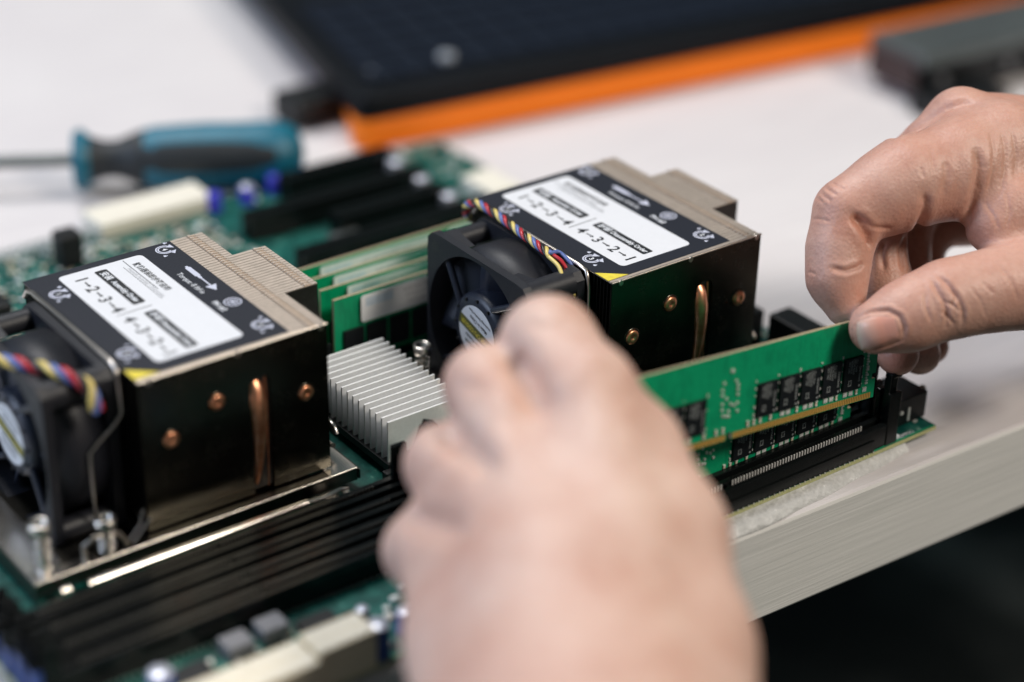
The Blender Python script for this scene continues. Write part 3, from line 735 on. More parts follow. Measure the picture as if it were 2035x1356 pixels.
    for r0, r1 in ((2.6, 3.1), (1.5, 1.9)):
        vs = []
        for i in range(k+1):
            a = 2*PI*i/k; vs += [(51.4+r0*math.cos(a), 30.7+r0*math.sin(a), zt), (51.4+r1*math.cos(a), 30.7+r1*math.sin(a), zt)]
        b.add(vs, [(2*i, 2*i+2, 2*i+3, 2*i+1) for i in range(k)])
    b.add([(50.2, 30.4, zt), (52.6, 30.4, zt), (52.6, 31.0, zt), (50.2, 31.0, zt)], [(0, 1, 2, 3)])
    b.add([(51.1, 29.5, zt+.002), (51.7, 29.5, zt+.002), (51.7, 31.9, zt+.002), (51.1, 31.9, zt+.002)], [(0, 1, 2, 3)])
    b.build('cross_head_icon', 'pale_print', st, fix=False)
    tt = []
    zq = zt+.012
    for x, y, c in syms: tt.append(text('lettering', c, 2.6, (x, y, zq), XD, YD, 'white_print', st, bold=.08))
    tt.append(text('lettering', 'Torque: 8 lbf·in', 3.0, (46.6, 50.5, zq), XD, YD, 'white_print', st, squeeze=.95))
    tt.append(text('lettering', 'PH #2', 3.0, (46.2, 30.5, zq), XD, YD, 'white_print', st, bold=.05))
    tt.append(text('lettering', '安装', 3.2, (25.6, 71.4, zq), XD, YD, 'white_print', st, bold=.05))
    tt.append(text('lettering', 'Assembly Order', 2.9, (25.6, 57.6, zq), XD, YD, 'white_print', st, bold=.06, squeeze=.9))
    tt.append(text('lettering', '拆卸', 3.2, (25.6, 35.8, zq), XD, YD, 'white_print', st, bold=.05))
    tt.append(text('lettering', 'Disassembly Order', 2.9, (25.6, 22.0, zq), XD, YD, 'white_print', st, bold=.06, squeeze=.86))
    tt.append(text('lettering', '散热器装卸步骤说明', 3.0, (38.0, 62.5, zq), XD, YD, 'ink', st, bold=.05, squeeze=.9))
    tt.append(text('lettering', 'Heatsink Assembly / Disassembly', 1.9, (34.4, 59.5, zq), XD, YD, 'grey_print', st))
    tt.append(text('lettering', 'Screw order and torque as printed', 1.6, (32.0, 59.5, zq), XD, YD, 'grey_print', st)) if False else None
    tt = [x for x in tt if x]
    tt.append(text('lettering', '1', 6.6, (17.2, 73.6, zq), XD, YD, 'ink', st, bold=.13)); tt.append(text('lettering', '2', 6.6, (17.2, 65.0, zq), XD, YD, 'ink', st, bold=.13))
    tt.append(text('lettering', '3', 6.6, (17.2, 56.0, zq), XD, YD, 'ink', st, bold=.13)); tt.append(text('lettering', '4', 6.6, (17.2, 47.2, zq), XD, YD, 'ink', st, bold=.13))
    for i, c in enumerate('4321'): tt.append(text('lettering', c, 6.6, (17.4, 38.8-i*9.1, zq), XD, YD, 'ink', st, bold=.13))
    merge(tt, 'lettering', st)
    b = MB()
    for y in [69.3-8.9*i for i in range(3)]+[34.2-9.1*i for i in range(3)]:
        b.add([(17.2, y+1.9, zq), (17.2, y-1.5, zq), (17.8, y-1.5, zq), (17.8, y+1.9, zq)], [(0, 1, 2, 3)])
        b.add([(16.7, y-.9, zq+.002), (18.3, y-.9, zq+.002), (17.5, y-2.2, zq+.002)], [(0, 1, 2)])
    b.build('step_arrows', 'ink', st, fix=False)
    b = MB(); b.box(28.4, 28.9, 1, 2, 63.7, 63.71); 
    # clip wire round the fan side
    b = MB(); b.tube([(-1.6, 78.5, 60.5), (-.9, 77.5, 63.0), (-.6, 74, 64.0), (-.6, 18, 64.0), (-.6, 13.5, 63.4), (-.9, 12.2, 61.2), (-1.0, 11.2, 58), (-.9, 11, 48), (-4, 11, 44.5), (-10, 11, 40), (-13, 11, 37), (-13, 11, 14)], [.8]*6+[.7, .55, .6, .5, .5, .5], 10)
    b.build('fan_clip', 'nickel', root)
    # fan
    fx0, fx1, fy0, fy1, fz0, fz1 = -27.0, -2.0, 12.0, 72.0, 3.6, 63.6
    cy, cz = 42.0, 33.6
    fan = empty('fan'); fan.parent = root
    def flange(x0, x1):
        b = MB(); N = 64; outer = []; inner = []
        for i in range(N):
            a = 2*PI*(i+.5)/N; c, s_ = math.cos(a), math.sin(a)
            k = min(30/max(abs(c), 1e-6), 30/max(abs(s_), 1e-6)); py, pz = k*c, k*s_
            rr = 5.0
            qy, qz = max(-25, min(25, py)), max(-25, min(25, pz)); d = math.hypot(py-qy, pz-qz)
            if abs(py) > 25 and abs(pz) > 25:
                py, pz = qy+(py-qy)/d*min(d, rr), qz+(pz-qz)/d*min(d, rr)
            outer.append((cy+py, cz+pz)); inner.append((cy+28.6*c, cz+28.6*s_))
        vs = [(x0, y, z) for y, z in outer]+[(x1, y, z) for y, z in outer]+[(x0, y, z) for y, z in inner]+[(x1, y, z) for y, z in inner]
        fs = []
        for i in range(N):
            j = (i+1) % N
            fs += [(i, j, N+j, N+i), (2*N+i, 3*N+i, 3*N+j, 2*N+j), (i, 2*N+i, 2*N+j, j), (N+i, N+j, 3*N+j, 3*N+i)]
        b.add(vs, fs); return b
    flange(fx0, fx0+3.4).build('flange', 'fan_plastic', fan)
    flange(fx1-3.4, fx1).build('flange', 'fan_plastic', fan)
    b = MB(); b.lathe([(28.6, .0), (28.6, 18.2), (29.9, 18.2), (29.9, 0), (28.6, 0)], (fx0+3.4, cy, cz), (1, 0, 0), 72)
    for sy in (-1, 1):
        for sz in (-1, 1):
            b.cyl((fx0+3.4, cy+sy*25, cz+sz*25), (fx1-3.4, cy+sy*25, cz+sz*25), 3.8 if (sy, sz) != (-1, 1) else 4.9, n=20, caps=False)
            # slanting gusset between the post and the barrel
            b.poly([(fx0+3.4, cy+sy*13, cz+sz*27.4), (fx0+3.4, cy+sy*25, cz+sz*29.6), (fx0+3.4, cy+sy*25, cz+sz*24)], (5.5, 0, 0))
    b.build('barrel', 'fan_plastic', fan)
    b = MB()
    for sy in (-1, 1):
        for sz in (-1, 1): b.cyl((fx0-.04, cy+sy*25, cz+sz*25), (fx0+.2, cy+sy*25, cz+sz*25), 2.2, n=18)
    b.build('screw_hole', 'ink', fan)
    b = MB(); b.lathe([(0, 0), (12.4, 0), (14.4, 1.0), (15.2, 3.0), (15.2, 20), (0, 20)], (fx0+.6, cy, cz), (1, 0, 0), 48)
    hub = b.build('hub', 'hub_plastic', fan)
    b = MB()
    for i in range(12):
        a = 2*PI*i/12; y, z = cy+12.9*math.cos(a), cz+12.9*math.sin(a); b.cyl((fx0+.2, y, z), (fx0+1.8, y, z), .62, n=10)
    b.build('balance_hole', 'ink', hub)
    b = MB(); b.lathe([(0, 0), (10.6, 0), (10.6, .08)], (fx0+.5, cy, cz), (1, 0, 0), 48, sm=False)
    hl = b.build('hub_sticker', 'label_white', hub)
    ta = R(-164); xd = Vector((0, -math.cos(ta), math.sin(ta)))      # reading direction on the -X face
    xd = Vector((0, math.cos(R(16)), math.sin(R(16)))); yd = Vector((0, math.sin(R(16)), -math.cos(R(16))))
    # face normal must look to -X : X cross Y = -X
    o3 = Vector((fx0+.44, cy, cz))
    b = MB(); q = []
    for sx in (-1, 1):
        for k in range(9):
            y = -2.2+4.4*k/8; q.append(o3+xd*(sx*math.sqrt(10.55**2-(y)**2))*(1)+yd*(y if sx < 0 else -y))
    b.add(q, [tuple(range(18))]); b.build('olive_band', 'olive', hl, fix=False)
    tt = []
    o4 = o3+Vector((-.04, 0, 0))
    tt.append(text('lettering', 'SERVER CPU COOLER', 2.35, o4, xd, yd, 'yellow', hl, bold=.05, squeeze=.82)); 
    tt.append(text('lettering', 'Made In China', 2.0, o4-yd*4.4, xd, yd, 'ink', hl, squeeze=.9, bold=.03))
    tt.append(text('lettering', 'Innovative design. Derived from Taiwan', 1.5, o4-yd*7.0, xd, yd, 'ink', hl, squeeze=.55, bold=.03))
    tt.append(text('lettering', 'Solution Provider', 1.9, o4+yd*3.9, xd, yd, 'ink', hl, squeeze=.85, bold=.03))
    tt.append(text('lettering', 'Advanced Thermal', 1.9, o4+yd*6.4, xd, yd, 'ink', hl, squeeze=.7, bold=.03))
    merge(tt, 'lettering', hl)
    blade = None
    for i in range(7):
        a0 = 2*PI*i/7
        if blade is None:
            b = MB(); n1, n2 = 8, 6; vs = []
            for side in (0, 1):
                for u in range(n1+1):
                    r_ = 15+12.6*u/n1
                    for v in range(n2+1):
                        f = v/n2; an = -.42+.84*f+.12*(u/n1); x = fx0+4+14*f+side*.8
                        vs.append((x, r_*math.cos(an), r_*math.sin(an)))
            m_ = (n1+1)*(n2+1); fs = []
            for u in range(n1):
                for v in range(n2):
                    i0 = u*(n2+1)+v; fs += [(i0, i0+1, i0+n2+2, i0+n2+1), (m_+i0, m_+i0+n2+1, m_+i0+n2+2, m_+i0+1)]
            for u in range(n1):
                for v in (0, n2):
                    i0 = u*(n2+1)+v; fs.append((i0, i0+n2+1, m_+i0+n2+1, m_+i0))
            b.add(vs, fs, 0, True); blade = b.build('blade', 'hub_plastic', hub, (0, cy, cz)); 
            bl = blade
        else:
            bl = blade.copy(); COL.objects.link(bl); bl.parent = hub
        bl.rotation_euler = (a0, 0, 0)
    for i in range(4):
        a = R(32+90*i); b = MB()
        p0 = Vector((fx0+2.2, cy+14.5*math.cos(a), cz+14.5*math.sin(a))); p1 = Vector((fx0+2.2, cy+29*math.cos(a+.25), cz+29*math.sin(a+.25)))
        b.tube([p0, (p0+p1)/2, p1], 1.3, 10); b.build('strut', 'hub_plastic', fan)
    return root, fan
c1, fan1 = cooler()
tag(c1, 'left processor cooler with blurred front corner, bluish black and white sticker on top', 'processor cooler', 'processor coolers')
c2 = copy_tree(c1); c2.location = (164.15*S, -31.18*S, 0)
tag(c2, 'right processor cooler behind the fingers, striped wires along the edge of its sharp sticker', 'processor cooler', 'processor coolers')
fan2 = [o for o in kids(c2) if o.name.startswith('fan') and o.type == 'EMPTY'][0]

def spline(pts, n):
    pts = [Vector(p) for p in pts]; P_ = [pts[0]*2-pts[1]]+pts+[pts[-1]*2-pts[-2]]; out = []
    for i in range(1, len(P_)-2):
        a, b_, c, d = P_[i-1:i+3]
        for k in range(n):
            t = k/n; out.append(.5*((2*b_)+(-a+c)*t+(2*a-5*b_+4*c-d)*t*t+(-a+3*b_-3*c+d)*t**3))
    out.append(pts[-1]); return out
def twisted(path, tails, parent, r=.72, hr=.92, pitch=11.5, phase=0):
    base = spline(path, 14)
    cols = ['wire_yellow', 'wire_black', 'wire_red', 'wire_blue']
    L = 0; fr = []; a = Vector((0, 0, 1))
    for i, p in enumerate(base):
        d = (base[min(i+1, len(base)-1)]-base[max(i-1, 0)]).normalized()
        a = (a-d*a.dot(d)).normalized(); b_ = d.cross(a)
        if i: L += (p-base[i-1]).length
        fr.append((p, a.copy(), b_, L))
    for k, c in enumerate(cols):
        pts = [p+(A*math.cos(2*PI*l/pitch+k*PI/2+phase)+B*math.sin(2*PI*l/pitch+k*PI/2+phase))*hr for p, A, B, l in fr]
        if tails and tails[k]: pts = pts[:-4]+spline([pts[-5]]+[Vector(t) for t in tails[k]], 10)
        b = MB(); b.tube(pts, r, 10); b.build('wire', c, parent)
D2 = Vector((164.15, -31.18, 0))
def l2(u, w, z): return at(u, w, z=z)-D2
p2 = [l2(936, 436, 52), l2(927, 422, 58), l2(929, 408, 62.5), l2(945, 404, 66), l2(961, 411, 66.5), l2(991, 430, 66.2), l2(1022, 453, 66), l2(1052, 476, 66), l2(1083, 498, 66), l2(1098, 512, 66)]
t2 = [[l2(1110, 530, 64.5), l2(1122, 560, 61), l2(1140, 584, 56), l2(1150, 600, 51)],
      [l2(1112, 520, 64.5), l2(1126, 545, 61), l2(1131, 575, 55), l2(1133, 590, 50)],
      [l2(1116, 520, 64.8), l2(1131, 547, 61), l2(1136, 575, 55), l2(1138, 590, 50)],
      [l2(1112, 502, 66), l2(1134, 525, 63.5), l2(1145, 552, 58), l2(1143, 580, 52)]]
twisted(p2, t2, fan2, phase=.6)
p1 = [at(-75, 735, z=65), at(-30, 718, z=65), at(0, 717, z=65), at(60, 727, z=65), at(130, 745, z=65), at(170, 765, z=63), at(188, 800, z=58), at(192, 815, z=55)]
twisted(p1, None, fan1, r=1.15, hr=1.3, pitch=17, phase=2.0)

# ------------------------------------------------------------------ screwdriver
sd = empty('screwdriver', tuple(at(165, 330, z=10)))
tag(sd, 'teal and black handled screwdriver lying on the white desk behind the board', 'screwdriver')
pa = at(146, 318, z=11); pb = at(606, 304, z=11); ax = (pb-pa); Ls = ax.length; ax.normalize()
loc = Vector(sd.location)/S; pa2 = pa-loc
prof = [(0, 0), (10.5, .2), (12.2, 2), (12.2, 4.5), (9.2, 8), (7.4, 14), (7.4, 20), (9.8, 27), (12.3, 36), (13.0, 48), (13.4, 60), (13.2, 74), (13.4, 86), (12.8, 96), (10, 102), (4, 104.5), (0, 105)]
k = Ls/105
b = MB(); b.lathe([(r, h*k) for r, h in [(q[0]*1.12, q[1]) for q in prof]], pa2, ax, 36); b.build('handle', 'teal', sd)
b = MB(); b.lathe([(r*1.12+.35, h*k) for r, h in [(9.4, 5.5), (9.0, 8), (7.2, 14), (7.2, 20), (9.6, 27), (11.3, 31.5), (10.8, 32.5)]], pa2, ax, 36); b.build('grip_sleeve', 'grip_black', sd)
side = ax.cross(Vector((0, 0, 1))).normalized(); upv = side.cross(ax)
for an in (20, 150, 265):
    c, s_ = math.cos(R(an)), math.sin(R(an)); dv = side*c+upv*s_; tv = ax.cross(dv); b = MB()
    pts = []
    vs = []; N = 14
    for i in range(N+1):
        h = 30+62*i/N; r = np.interp(h, [p[1] for p in prof], [p[0] for p in prof])*1.12+.4; wd = 10.5*math.sin(PI*min(1, (i+1.2)/(N+1.6)))**.5
        for q_ in (-1, -.5, 0, .5, 1):
            aa = q_*wd/r; vs.append(pa2+ax*(h*k)+(dv*math.cos(aa)+tv*math.sin(aa))*(r-(.5 if abs(q_) == 1 else 0)))
    b.add(vs, [(i*5+j, i*5+j+1, i*5+j+6, i*5+j+5) for i in range(N) for j in range(4)], 0, True)
    b.build('grip_inlay', 'grip_black', sd)
b = MB(); b.cyl(pa2+ax*1, pa2-ax*110, 3.0, 3.0, n=18); b.build('shaft', 'grey_metal', sd)

# ------------------------------------------------------------------ laptop on orange tray
def rot_box(name, mat, parent, x0, x1, y0, y1, z0, z1, c): 
    b = MB(); b.cbox(x0, x1, y0, y1, z0, z1, c); return b.build(name, mat, parent)
tray = empty('tray', (237, 242.0, -5)); tray.rotation_euler = (0, 0, R(-7.5))
tag(tray, 'bright orange slab lying under the black laptop keyboard', 'tray')
b = MB(); b.poly([(x, y, 0) for x, y in [(8, 0), (620, 0), (620, 200), (70, 200), (0, 8), (2.5, 2.5)]], (0, 0, 15)); 
o = b.build('slab', 'orange', tray); md = o.modifiers.new('bevel', 'BEVEL'); md.width = .005; md.segments = 4; md.limit_method = 'ANGLE'
lap = empty('laptop', (238.5, 242.2, 10.1)); lap.rotation_euler = (0, 0, R(-7.0))
tag(lap, 'black laptop keyboard deck, very blurred, resting on the orange slab', 'laptop')
b = MB(); b.poly([(x, y, 0) for x, y in [(6, 0), (480, 0), (480, 330), (39, 330), (0, 10), (0, 6), (2, 1.8)]], (0, 0, 12))
o = b.build('base', 'deck', lap); md = o.modifiers.new('bevel', 'BEVEL'); md.width = .002; md.segments = 3; md.limit_method = 'ANGLE'
kb = None
kx = 22
for r_ in range(7):
    x = 14
    for c in range(17):
        w = 18.5
        if r_ in (0,) and c in (5,): pass
        if len([1 for _ in ()]) : pass
        if kb is None:
            b = MB(); b.cbox(0, 16.4, 0, 15.6, 0, 2.2, .7); kb = b.build('key', 'key', lap); ko = kb
            t_ = text('key_letter', 'A', 5, (4.5, 11, 2.23), (1, 0, 0), (0, 1, 0), 'key_print', kb)
        else:
            if r_*17+c >= 100: break
            ko = kb.copy(); COL.objects.link(ko); ko.parent = lap
        ko.location = ((x+r_*2.3)*S, (16+r_*18.6)*S, 11.9*S); x += w
b = MB(); b.lathe([(0, 2.6), (3.6, 2.6), (4.2, 2.0), (4.2, 0)], (58, 24, 11.9+2.2), (0, 0, 1), 24)
b.build('indicator', 'key_print', lap)

# black block with a thin tail between screwdriver and laptop
pc = at(640, 205, z=2)
b = MB()
cl = empty('power_plug', (pc.x, pc.y, -5)); tag(cl, 'small black plug with cable between the screwdriver end and the laptop corner', 'plug')
b.cbox(-22, 18, -12, 12, 0, 15, 3); b.build('plug_body', 'black_plastic', cl)
b = MB(); b.tube(spline([(12, 2, 6), (30, 4, 5), (50, 12, 3), (60, 20, 3)], 8), 3, 10); b.build('cord', 'black_plastic', cl)

# grey box at the right
bx = empty('drive_case', (500, 133, -5)); bx.rotation_euler = (0, 0, R(-4))
tag(bx, 'blurred grey and black box behind the right hand, right edge of the desk', 'case')
b = MB(); b.cbox(0, 230, 0, 42, 20, 27, 1.5); b.build('lid', 'grey_metal', bx)
b = MB(); b.cbox(1, 229, 1, 41, 4, 20, 1); b.build('body', 'black_plastic', bx)
b = MB(); b.cbox(-2.2, .8, 4, 38, 6, 22, .6); b.build('end_cap', 'brown', bx)
b = MB(); b.cbox(-8, 40, -22, 0, 0, 10, 1.5); b.build('lower_module', 'black_plastic', bx)
b = MB(); b.cbox(120, 230, -14, 0, 6, 24, 1); b.build('green_module', 'dark_green', bx)
for x in (14, 60, 100):
    b = MB(); b.cyl((x, 1, 12), (x, -.8, 12), 3, n=16); b.build('fastener', 'grey_plastic', bx)

# ------------------------------------------------------------------ hands: smooth-blended limb fields meshed as one surface
def cap_d(P, a, b, ra, rb):
    a = np.array(a); b = np.array(b); ba = b-a; L2 = ba@ba
    t = np.clip(((P-a)@ba)/L2, 0, 1)
    d = np.linalg.norm(P-a-t[:, None]*ba, axis=1)
    return d-(ra+(rb-ra)*t)
def smin(a, b, k):
    h = np.clip(.5+.5*(b-a)/k, 0, 1); return b+(a-b)*h-k*h*(1-h)
def field(P, groups, kj):
    tot = None
    for g, (kin, prims) in enumerate(groups):
        d = None
        for p in prims:
            q = cap_d(P, *p); d = q if d is None else smin(d, q, kin)
        tot = d if tot is None else smin(tot, d, kj[g])
    return tot
def surface(groups, kj, vox):
    pts = np.array([q for _, pr in groups for p in pr for q in ((*p[0], p[2]), (*p[1], p[3]))])
    lo = (pts[:, :3]-pts[:, 3:]).min(0)-3*vox; hi = (pts[:, :3]+pts[:, 3:]).max(0)+3*vox
    n = np.ceil((hi-lo)/vox).astype(int)+1
    gx, gy, gz = [lo[i]+np.arange(n[i])*vox for i in range(3)]
    F = np.full(n, 99., dtype=np.float32)
    # coarse pass, then refine only near the surface
    step = 6; cz = [g[::step] for g in (gx, gy, gz)]
    for i0 in range(0, n[0], step):
        for j0 in range(0, n[1], step):
            c = np.array([[gx[min(i0+step//2, n[0]-1)], gy[min(j0+step//2, n[1]-1)], z] for z in gz[step//2::step]])
            if len(c) == 0: continue
            dv = field(c, groups, kj)
            near = np.abs(dv) < vox*step*1.5
            for kk in range(len(c)):
                k0 = kk*step
                sl_ = (slice(i0, min(i0+step, n[0])), slice(j0, min(j0+step, n[1])), slice(k0, min(k0+step, n[2])))
                if not near[kk]: F[sl_] = dv[kk]; continue
    # full evaluation of near blocks in one go
    idx = []
    C_ = F == 99.
    ii = np.argwhere(C_)
    P = lo+ii*vox
    out = np.empty(len(P), np.float32)
    for s0 in range(0, len(P), 400000): out[s0:s0+400000] = field(P[s0:s0+400000], groups, kj)
    F[C_] = out
    # surface nets
    neg = F < 0
    cs = np.zeros([n[0]-1, n[1]-1, n[2]-1], np.int8)
    for dx in (0, 1):
        for dy in (0, 1):
            for dz in (0, 1): cs += neg[dx:n[0]-1+dx, dy:n[1]-1+dy, dz:n[2]-1+dz]
    cells = np.argwhere((cs > 0) & (cs < 8)); cid = -np.ones(cs.shape, np.int64); cid[tuple(cells.T)] = np.arange(len(cells))
    acc = np.zeros((len(cells), 3)); cnt = np.zeros(len(cells))
    cor = [(x, y, z) for x in (0, 1) for y in (0, 1) for z in (0, 1)]
    for a in cor:
        for ax_ in range(3):
            if a[ax_]: continue
            b_ = list(a); b_[ax_] = 1
            fa = F[tuple((cells+a).T)]; fb = F[tuple((cells+b_).T)]
            m = (fa < 0) != (fb < 0); t = np.where(m, fa/(fa-fb+1e-12), 0)
            p = np.array(a, float)[None]+t[:, None]*np.eye(3)[ax_]
            acc[m] += p[m]; cnt[m] += 1
    V = lo+(cells+acc/cnt[:, None])*vox
    quads = []
    for ax_ in range(3):
        sl0 = [slice(1, -1)]*3; sl0[ax_] = slice(0, -1); sl1 = [slice(1, -1)]*3; sl1[ax_] = slice(1, None)
        A = neg[tuple(sl0)]; B = neg[tuple(sl1)]
        e = np.argwhere(A != B); off = np.array([1, 1, 1]); off[ax_] = 0; e2 = e+off
        u, v = [(1, 2), (2, 0), (0, 1)][ax_]
        du = np.zeros(3, int); du[u] = 1; dv_ = np.zeros(3, int); dv_[v] = 1
        q = np.stack([cid[tuple((e2-du-dv_).T)], cid[tuple((e2-dv_).T)], cid[tuple(e2.T)], cid[tuple((e2-du).T)]], 1)
        inside = A[tuple(e.T)]
        q[~inside] = q[~inside][:, ::-1]
        quads.append(q)
    Q = np.concatenate(quads); Q = Q[(Q >= 0).all(1)]
    return V, Q
def normals(V, Q):
    n = np.cross(V[Q[:, 2]]-V[Q[:, 0]], V[Q[:, 3]]-V[Q[:, 1]]); N = np.zeros_like(V)
    for k in range(4): np.add.at(N, Q[:, k], n)
    return N/(np.linalg.norm(N, axis=1)[:, None]+1e-12)
def relax(V, Q, it, lam=.5):
    E_ = np.concatenate([Q[:, [0, 1]], Q[:, [1, 2]], Q[:, [2, 3]], Q[:, [3, 0]]])
    deg = np.zeros(len(V)); np.add.at(deg, E_[:, 0], 1); np.add.at(deg, E_[:, 1], 1)
    for i in range(it):
        a = np.zeros_like(V); np.add.at(a, E_[:, 0], V[E_[:, 1]]); np.add.at(a, E_[:, 1], V[E_[:, 0]])
        V = V+lam*(a/deg[:, None]-V)
    return V
def ray_hit(u, w, groups, kj):
    D = fw+rt*((u-1017.5)/F_PX)+dn*((w-678)/F_PX)
    t = 400.
    for _ in range(120):
        d = field((CAM+t*D)[None], groups, kj)[0]
        if d < .02 or t > 1200: break
        t += d*.9
    return CAM+t*D, t < 1200
def carve(V, N, lines, groups, kj):
    """creases: pixel polylines dropped on the surface; each is (points, depth mm, width mm, bulge)"""
    push = np.zeros(len(V))
    for pts, dep, wd, bul in lines:
        hp = []
        for i in range(len(pts)-1):
            for k in range(6):
                t = k/6; hp.append((pts[i][0]*(1-t)+pts[i+1][0]*t, pts[i][1]*(1-t)+pts[i+1][1]*t))
        hp.append(pts[-1])
        H = []
        for u, w in hp:
            p, ok = ray_hit(u, w, groups, kj)
            if ok: H.append(p)
        if len(H) < 2: continue
        H = np.array(H); best = np.full(len(V), 1e9); pr = np.zeros(len(V))
        sel = np.where(((V > H.min(0)-6*wd-2) & (V < H.max(0)+6*wd+2)).all(1))[0]
        if len(sel) == 0: continue
        for i in range(len(H)-1):
            a, b_ = H[i], H[i+1]; ba = b_-a; t = np.clip(((V[sel]-a)@ba)/(ba@ba+1e-9), 0, 1)
            d = np.linalg.norm(V[sel]-a-t[:, None]*ba, axis=1); m = d < best[sel]
            s2 = sel[m]; best[s2] = d[m]; pr[s2] = (i+t[m])/(len(H)-1)
        fade = np.clip(np.minimum(pr, 1-pr)*6, .15, 1)
        x = best[sel]/wd
        push[sel] += (-dep*np.exp(-x**2)+bul*dep*np.exp(-((x-2.4)/1.2)**2))*fade[sel]
    return V+N*push[:, None]
def hand_mesh(name, V, Q, red, parent=None, base=0.):
    me = bpy.data.meshes.new(name)
    me.vertices.add(len(V)); me.vertices.foreach_set('co', (V*S).ravel())
    me.loops.add(len(Q)*4); me.loops.foreach_set('vertex_index', Q.ravel().astype(np.int32))
    me.polygons.add(len(Q)); me.polygons.foreach_set('loop_start', np.arange(0, len(Q)*4, 4, dtype=np.int32))
    me.polygons.foreach_set('use_smooth', np.ones(len(Q), bool)); me.update(calc_edges=True); me.validate()
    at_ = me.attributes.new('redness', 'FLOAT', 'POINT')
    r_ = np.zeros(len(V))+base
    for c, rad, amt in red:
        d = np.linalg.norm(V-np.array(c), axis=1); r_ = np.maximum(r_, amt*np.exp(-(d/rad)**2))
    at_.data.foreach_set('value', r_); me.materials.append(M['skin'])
    o = bpy.data.objects.new(name, me); COL.objects.link(o); o.parent = parent; return o
def chain(pts):
    P_ = [tuple(at(u, w, d=d)) for u, w, d, r in pts]
    return [(P_[i], P_[i+1], pts[i][3], pts[i+1][3]) for i in range(len(pts)-1)]
def pt(u, w, d): return np.array(at(u, w, d=d))

# right hand -------------------------------------------------------
RG = [
 (9., chain([(2100, 380, 742, 29), (2300, 420, 745, 29), (2600, 500, 750, 31)]) +                       # wrist
      chain([(2090, 345, 735, 24), (1985, 300, 722, 16.5)]) + chain([(2100, 330, 748, 24), (1910, 246, 734, 12.6)]) +
      chain([(2120, 340, 760, 22), (1965, 262, 750, 12)]) + chain([(2120, 380, 765, 20), (2010, 330, 762, 12)]) +
      chain([(2110, 420, 722, 22), (2000, 425, 712, 12.5), (1972, 455, 708, 8.0)])),                                       # thenar web
 (6., chain([(1985, 300, 722, 16.5), (1905, 330, 715, 15.8), (1865, 350, 712, 14.6), (1800, 362, 709, 14.6), (1748, 390, 707, 13.0), (1684, 420, 705, 10.8)]) +
      chain([(1684, 424, 705, 10.6), (1668, 495, 704, 10.3), (1664, 555, 703, 9.4)]) + chain([(1664, 555, 703, 9.4), (1680, 612, 702.5, 6.6)])),   # index
 (5., chain([(1910, 246, 734, 12.6), (1740, 400, 735, 10.5)]) + chain([(1740, 405, 735, 10), (1760, 570, 728, 9)]) + chain([(1760, 570, 728, 9), (1784, 704, 722, 7.6)])),
 (5., chain([(1965, 262, 750, 12), (1800, 430, 752, 9.5)]) + chain([(1800, 430, 752, 9.3), (1805, 590, 745, 8.6)]) + chain([(1805, 590, 745, 8.6), (1828, 704, 738, 7.5)])),
 (5., chain([(2010, 330, 762, 12), (1930, 432, 764, 9.5), (1836, 455, 764, 8.5)]) + chain([(1836, 455, 764, 8), (1835, 590, 758, 7.6)]) + chain([(1835, 590, 758, 7.6), (1852, 690, 752, 6.2)])),
 (7., chain([(2200, 520, 716, 20), (2080, 560, 702, 15.6), (1990, 574, 697, 13.0), (1930, 585, 694, 11.9), (1875, 597, 692, 11.9), (1805, 627, 690, 11.0), (1740, 651, 688.5, 9.0)])),
]
RK = [0, 5., 3.0, 2.2, 2.2, 5.]
V, Q = surface(RG, RK, .85)
# subdivide once for the crease detail
def subdivide(V, Q):
    E_ = np.sort(np.concatenate([Q[:, [0, 1]], Q[:, [1, 2]], Q[:, [2, 3]], Q[:, [3, 0]]]), axis=1)
    U_, inv = np.unique(E_, axis=0, return_inverse=True); inv = inv.ravel(); n = len(V); m = len(Q)
    em = (V[U_[:, 0]]+V[U_[:, 1]])/2; fc = V[Q].mean(1); e0, e1, e2, e3 = [n+inv[k*m:(k+1)*m] for k in range(4)]; c = n+len(U_)+np.arange(m)
    q = np.concatenate([np.stack([Q[:, 0], e0, c, e3], 1), np.stack([e0, Q[:, 1], e1, c], 1), np.stack([c, e1, Q[:, 2], e2], 1), np.stack([e3, c, e2, Q[:, 3]], 1)])
    return np.concatenate([V, em, fc]), q
V = relax(V, Q, 2); V, Q = subdivide(V, Q); V = relax(V, Q, 2)
N = normals(V, Q)
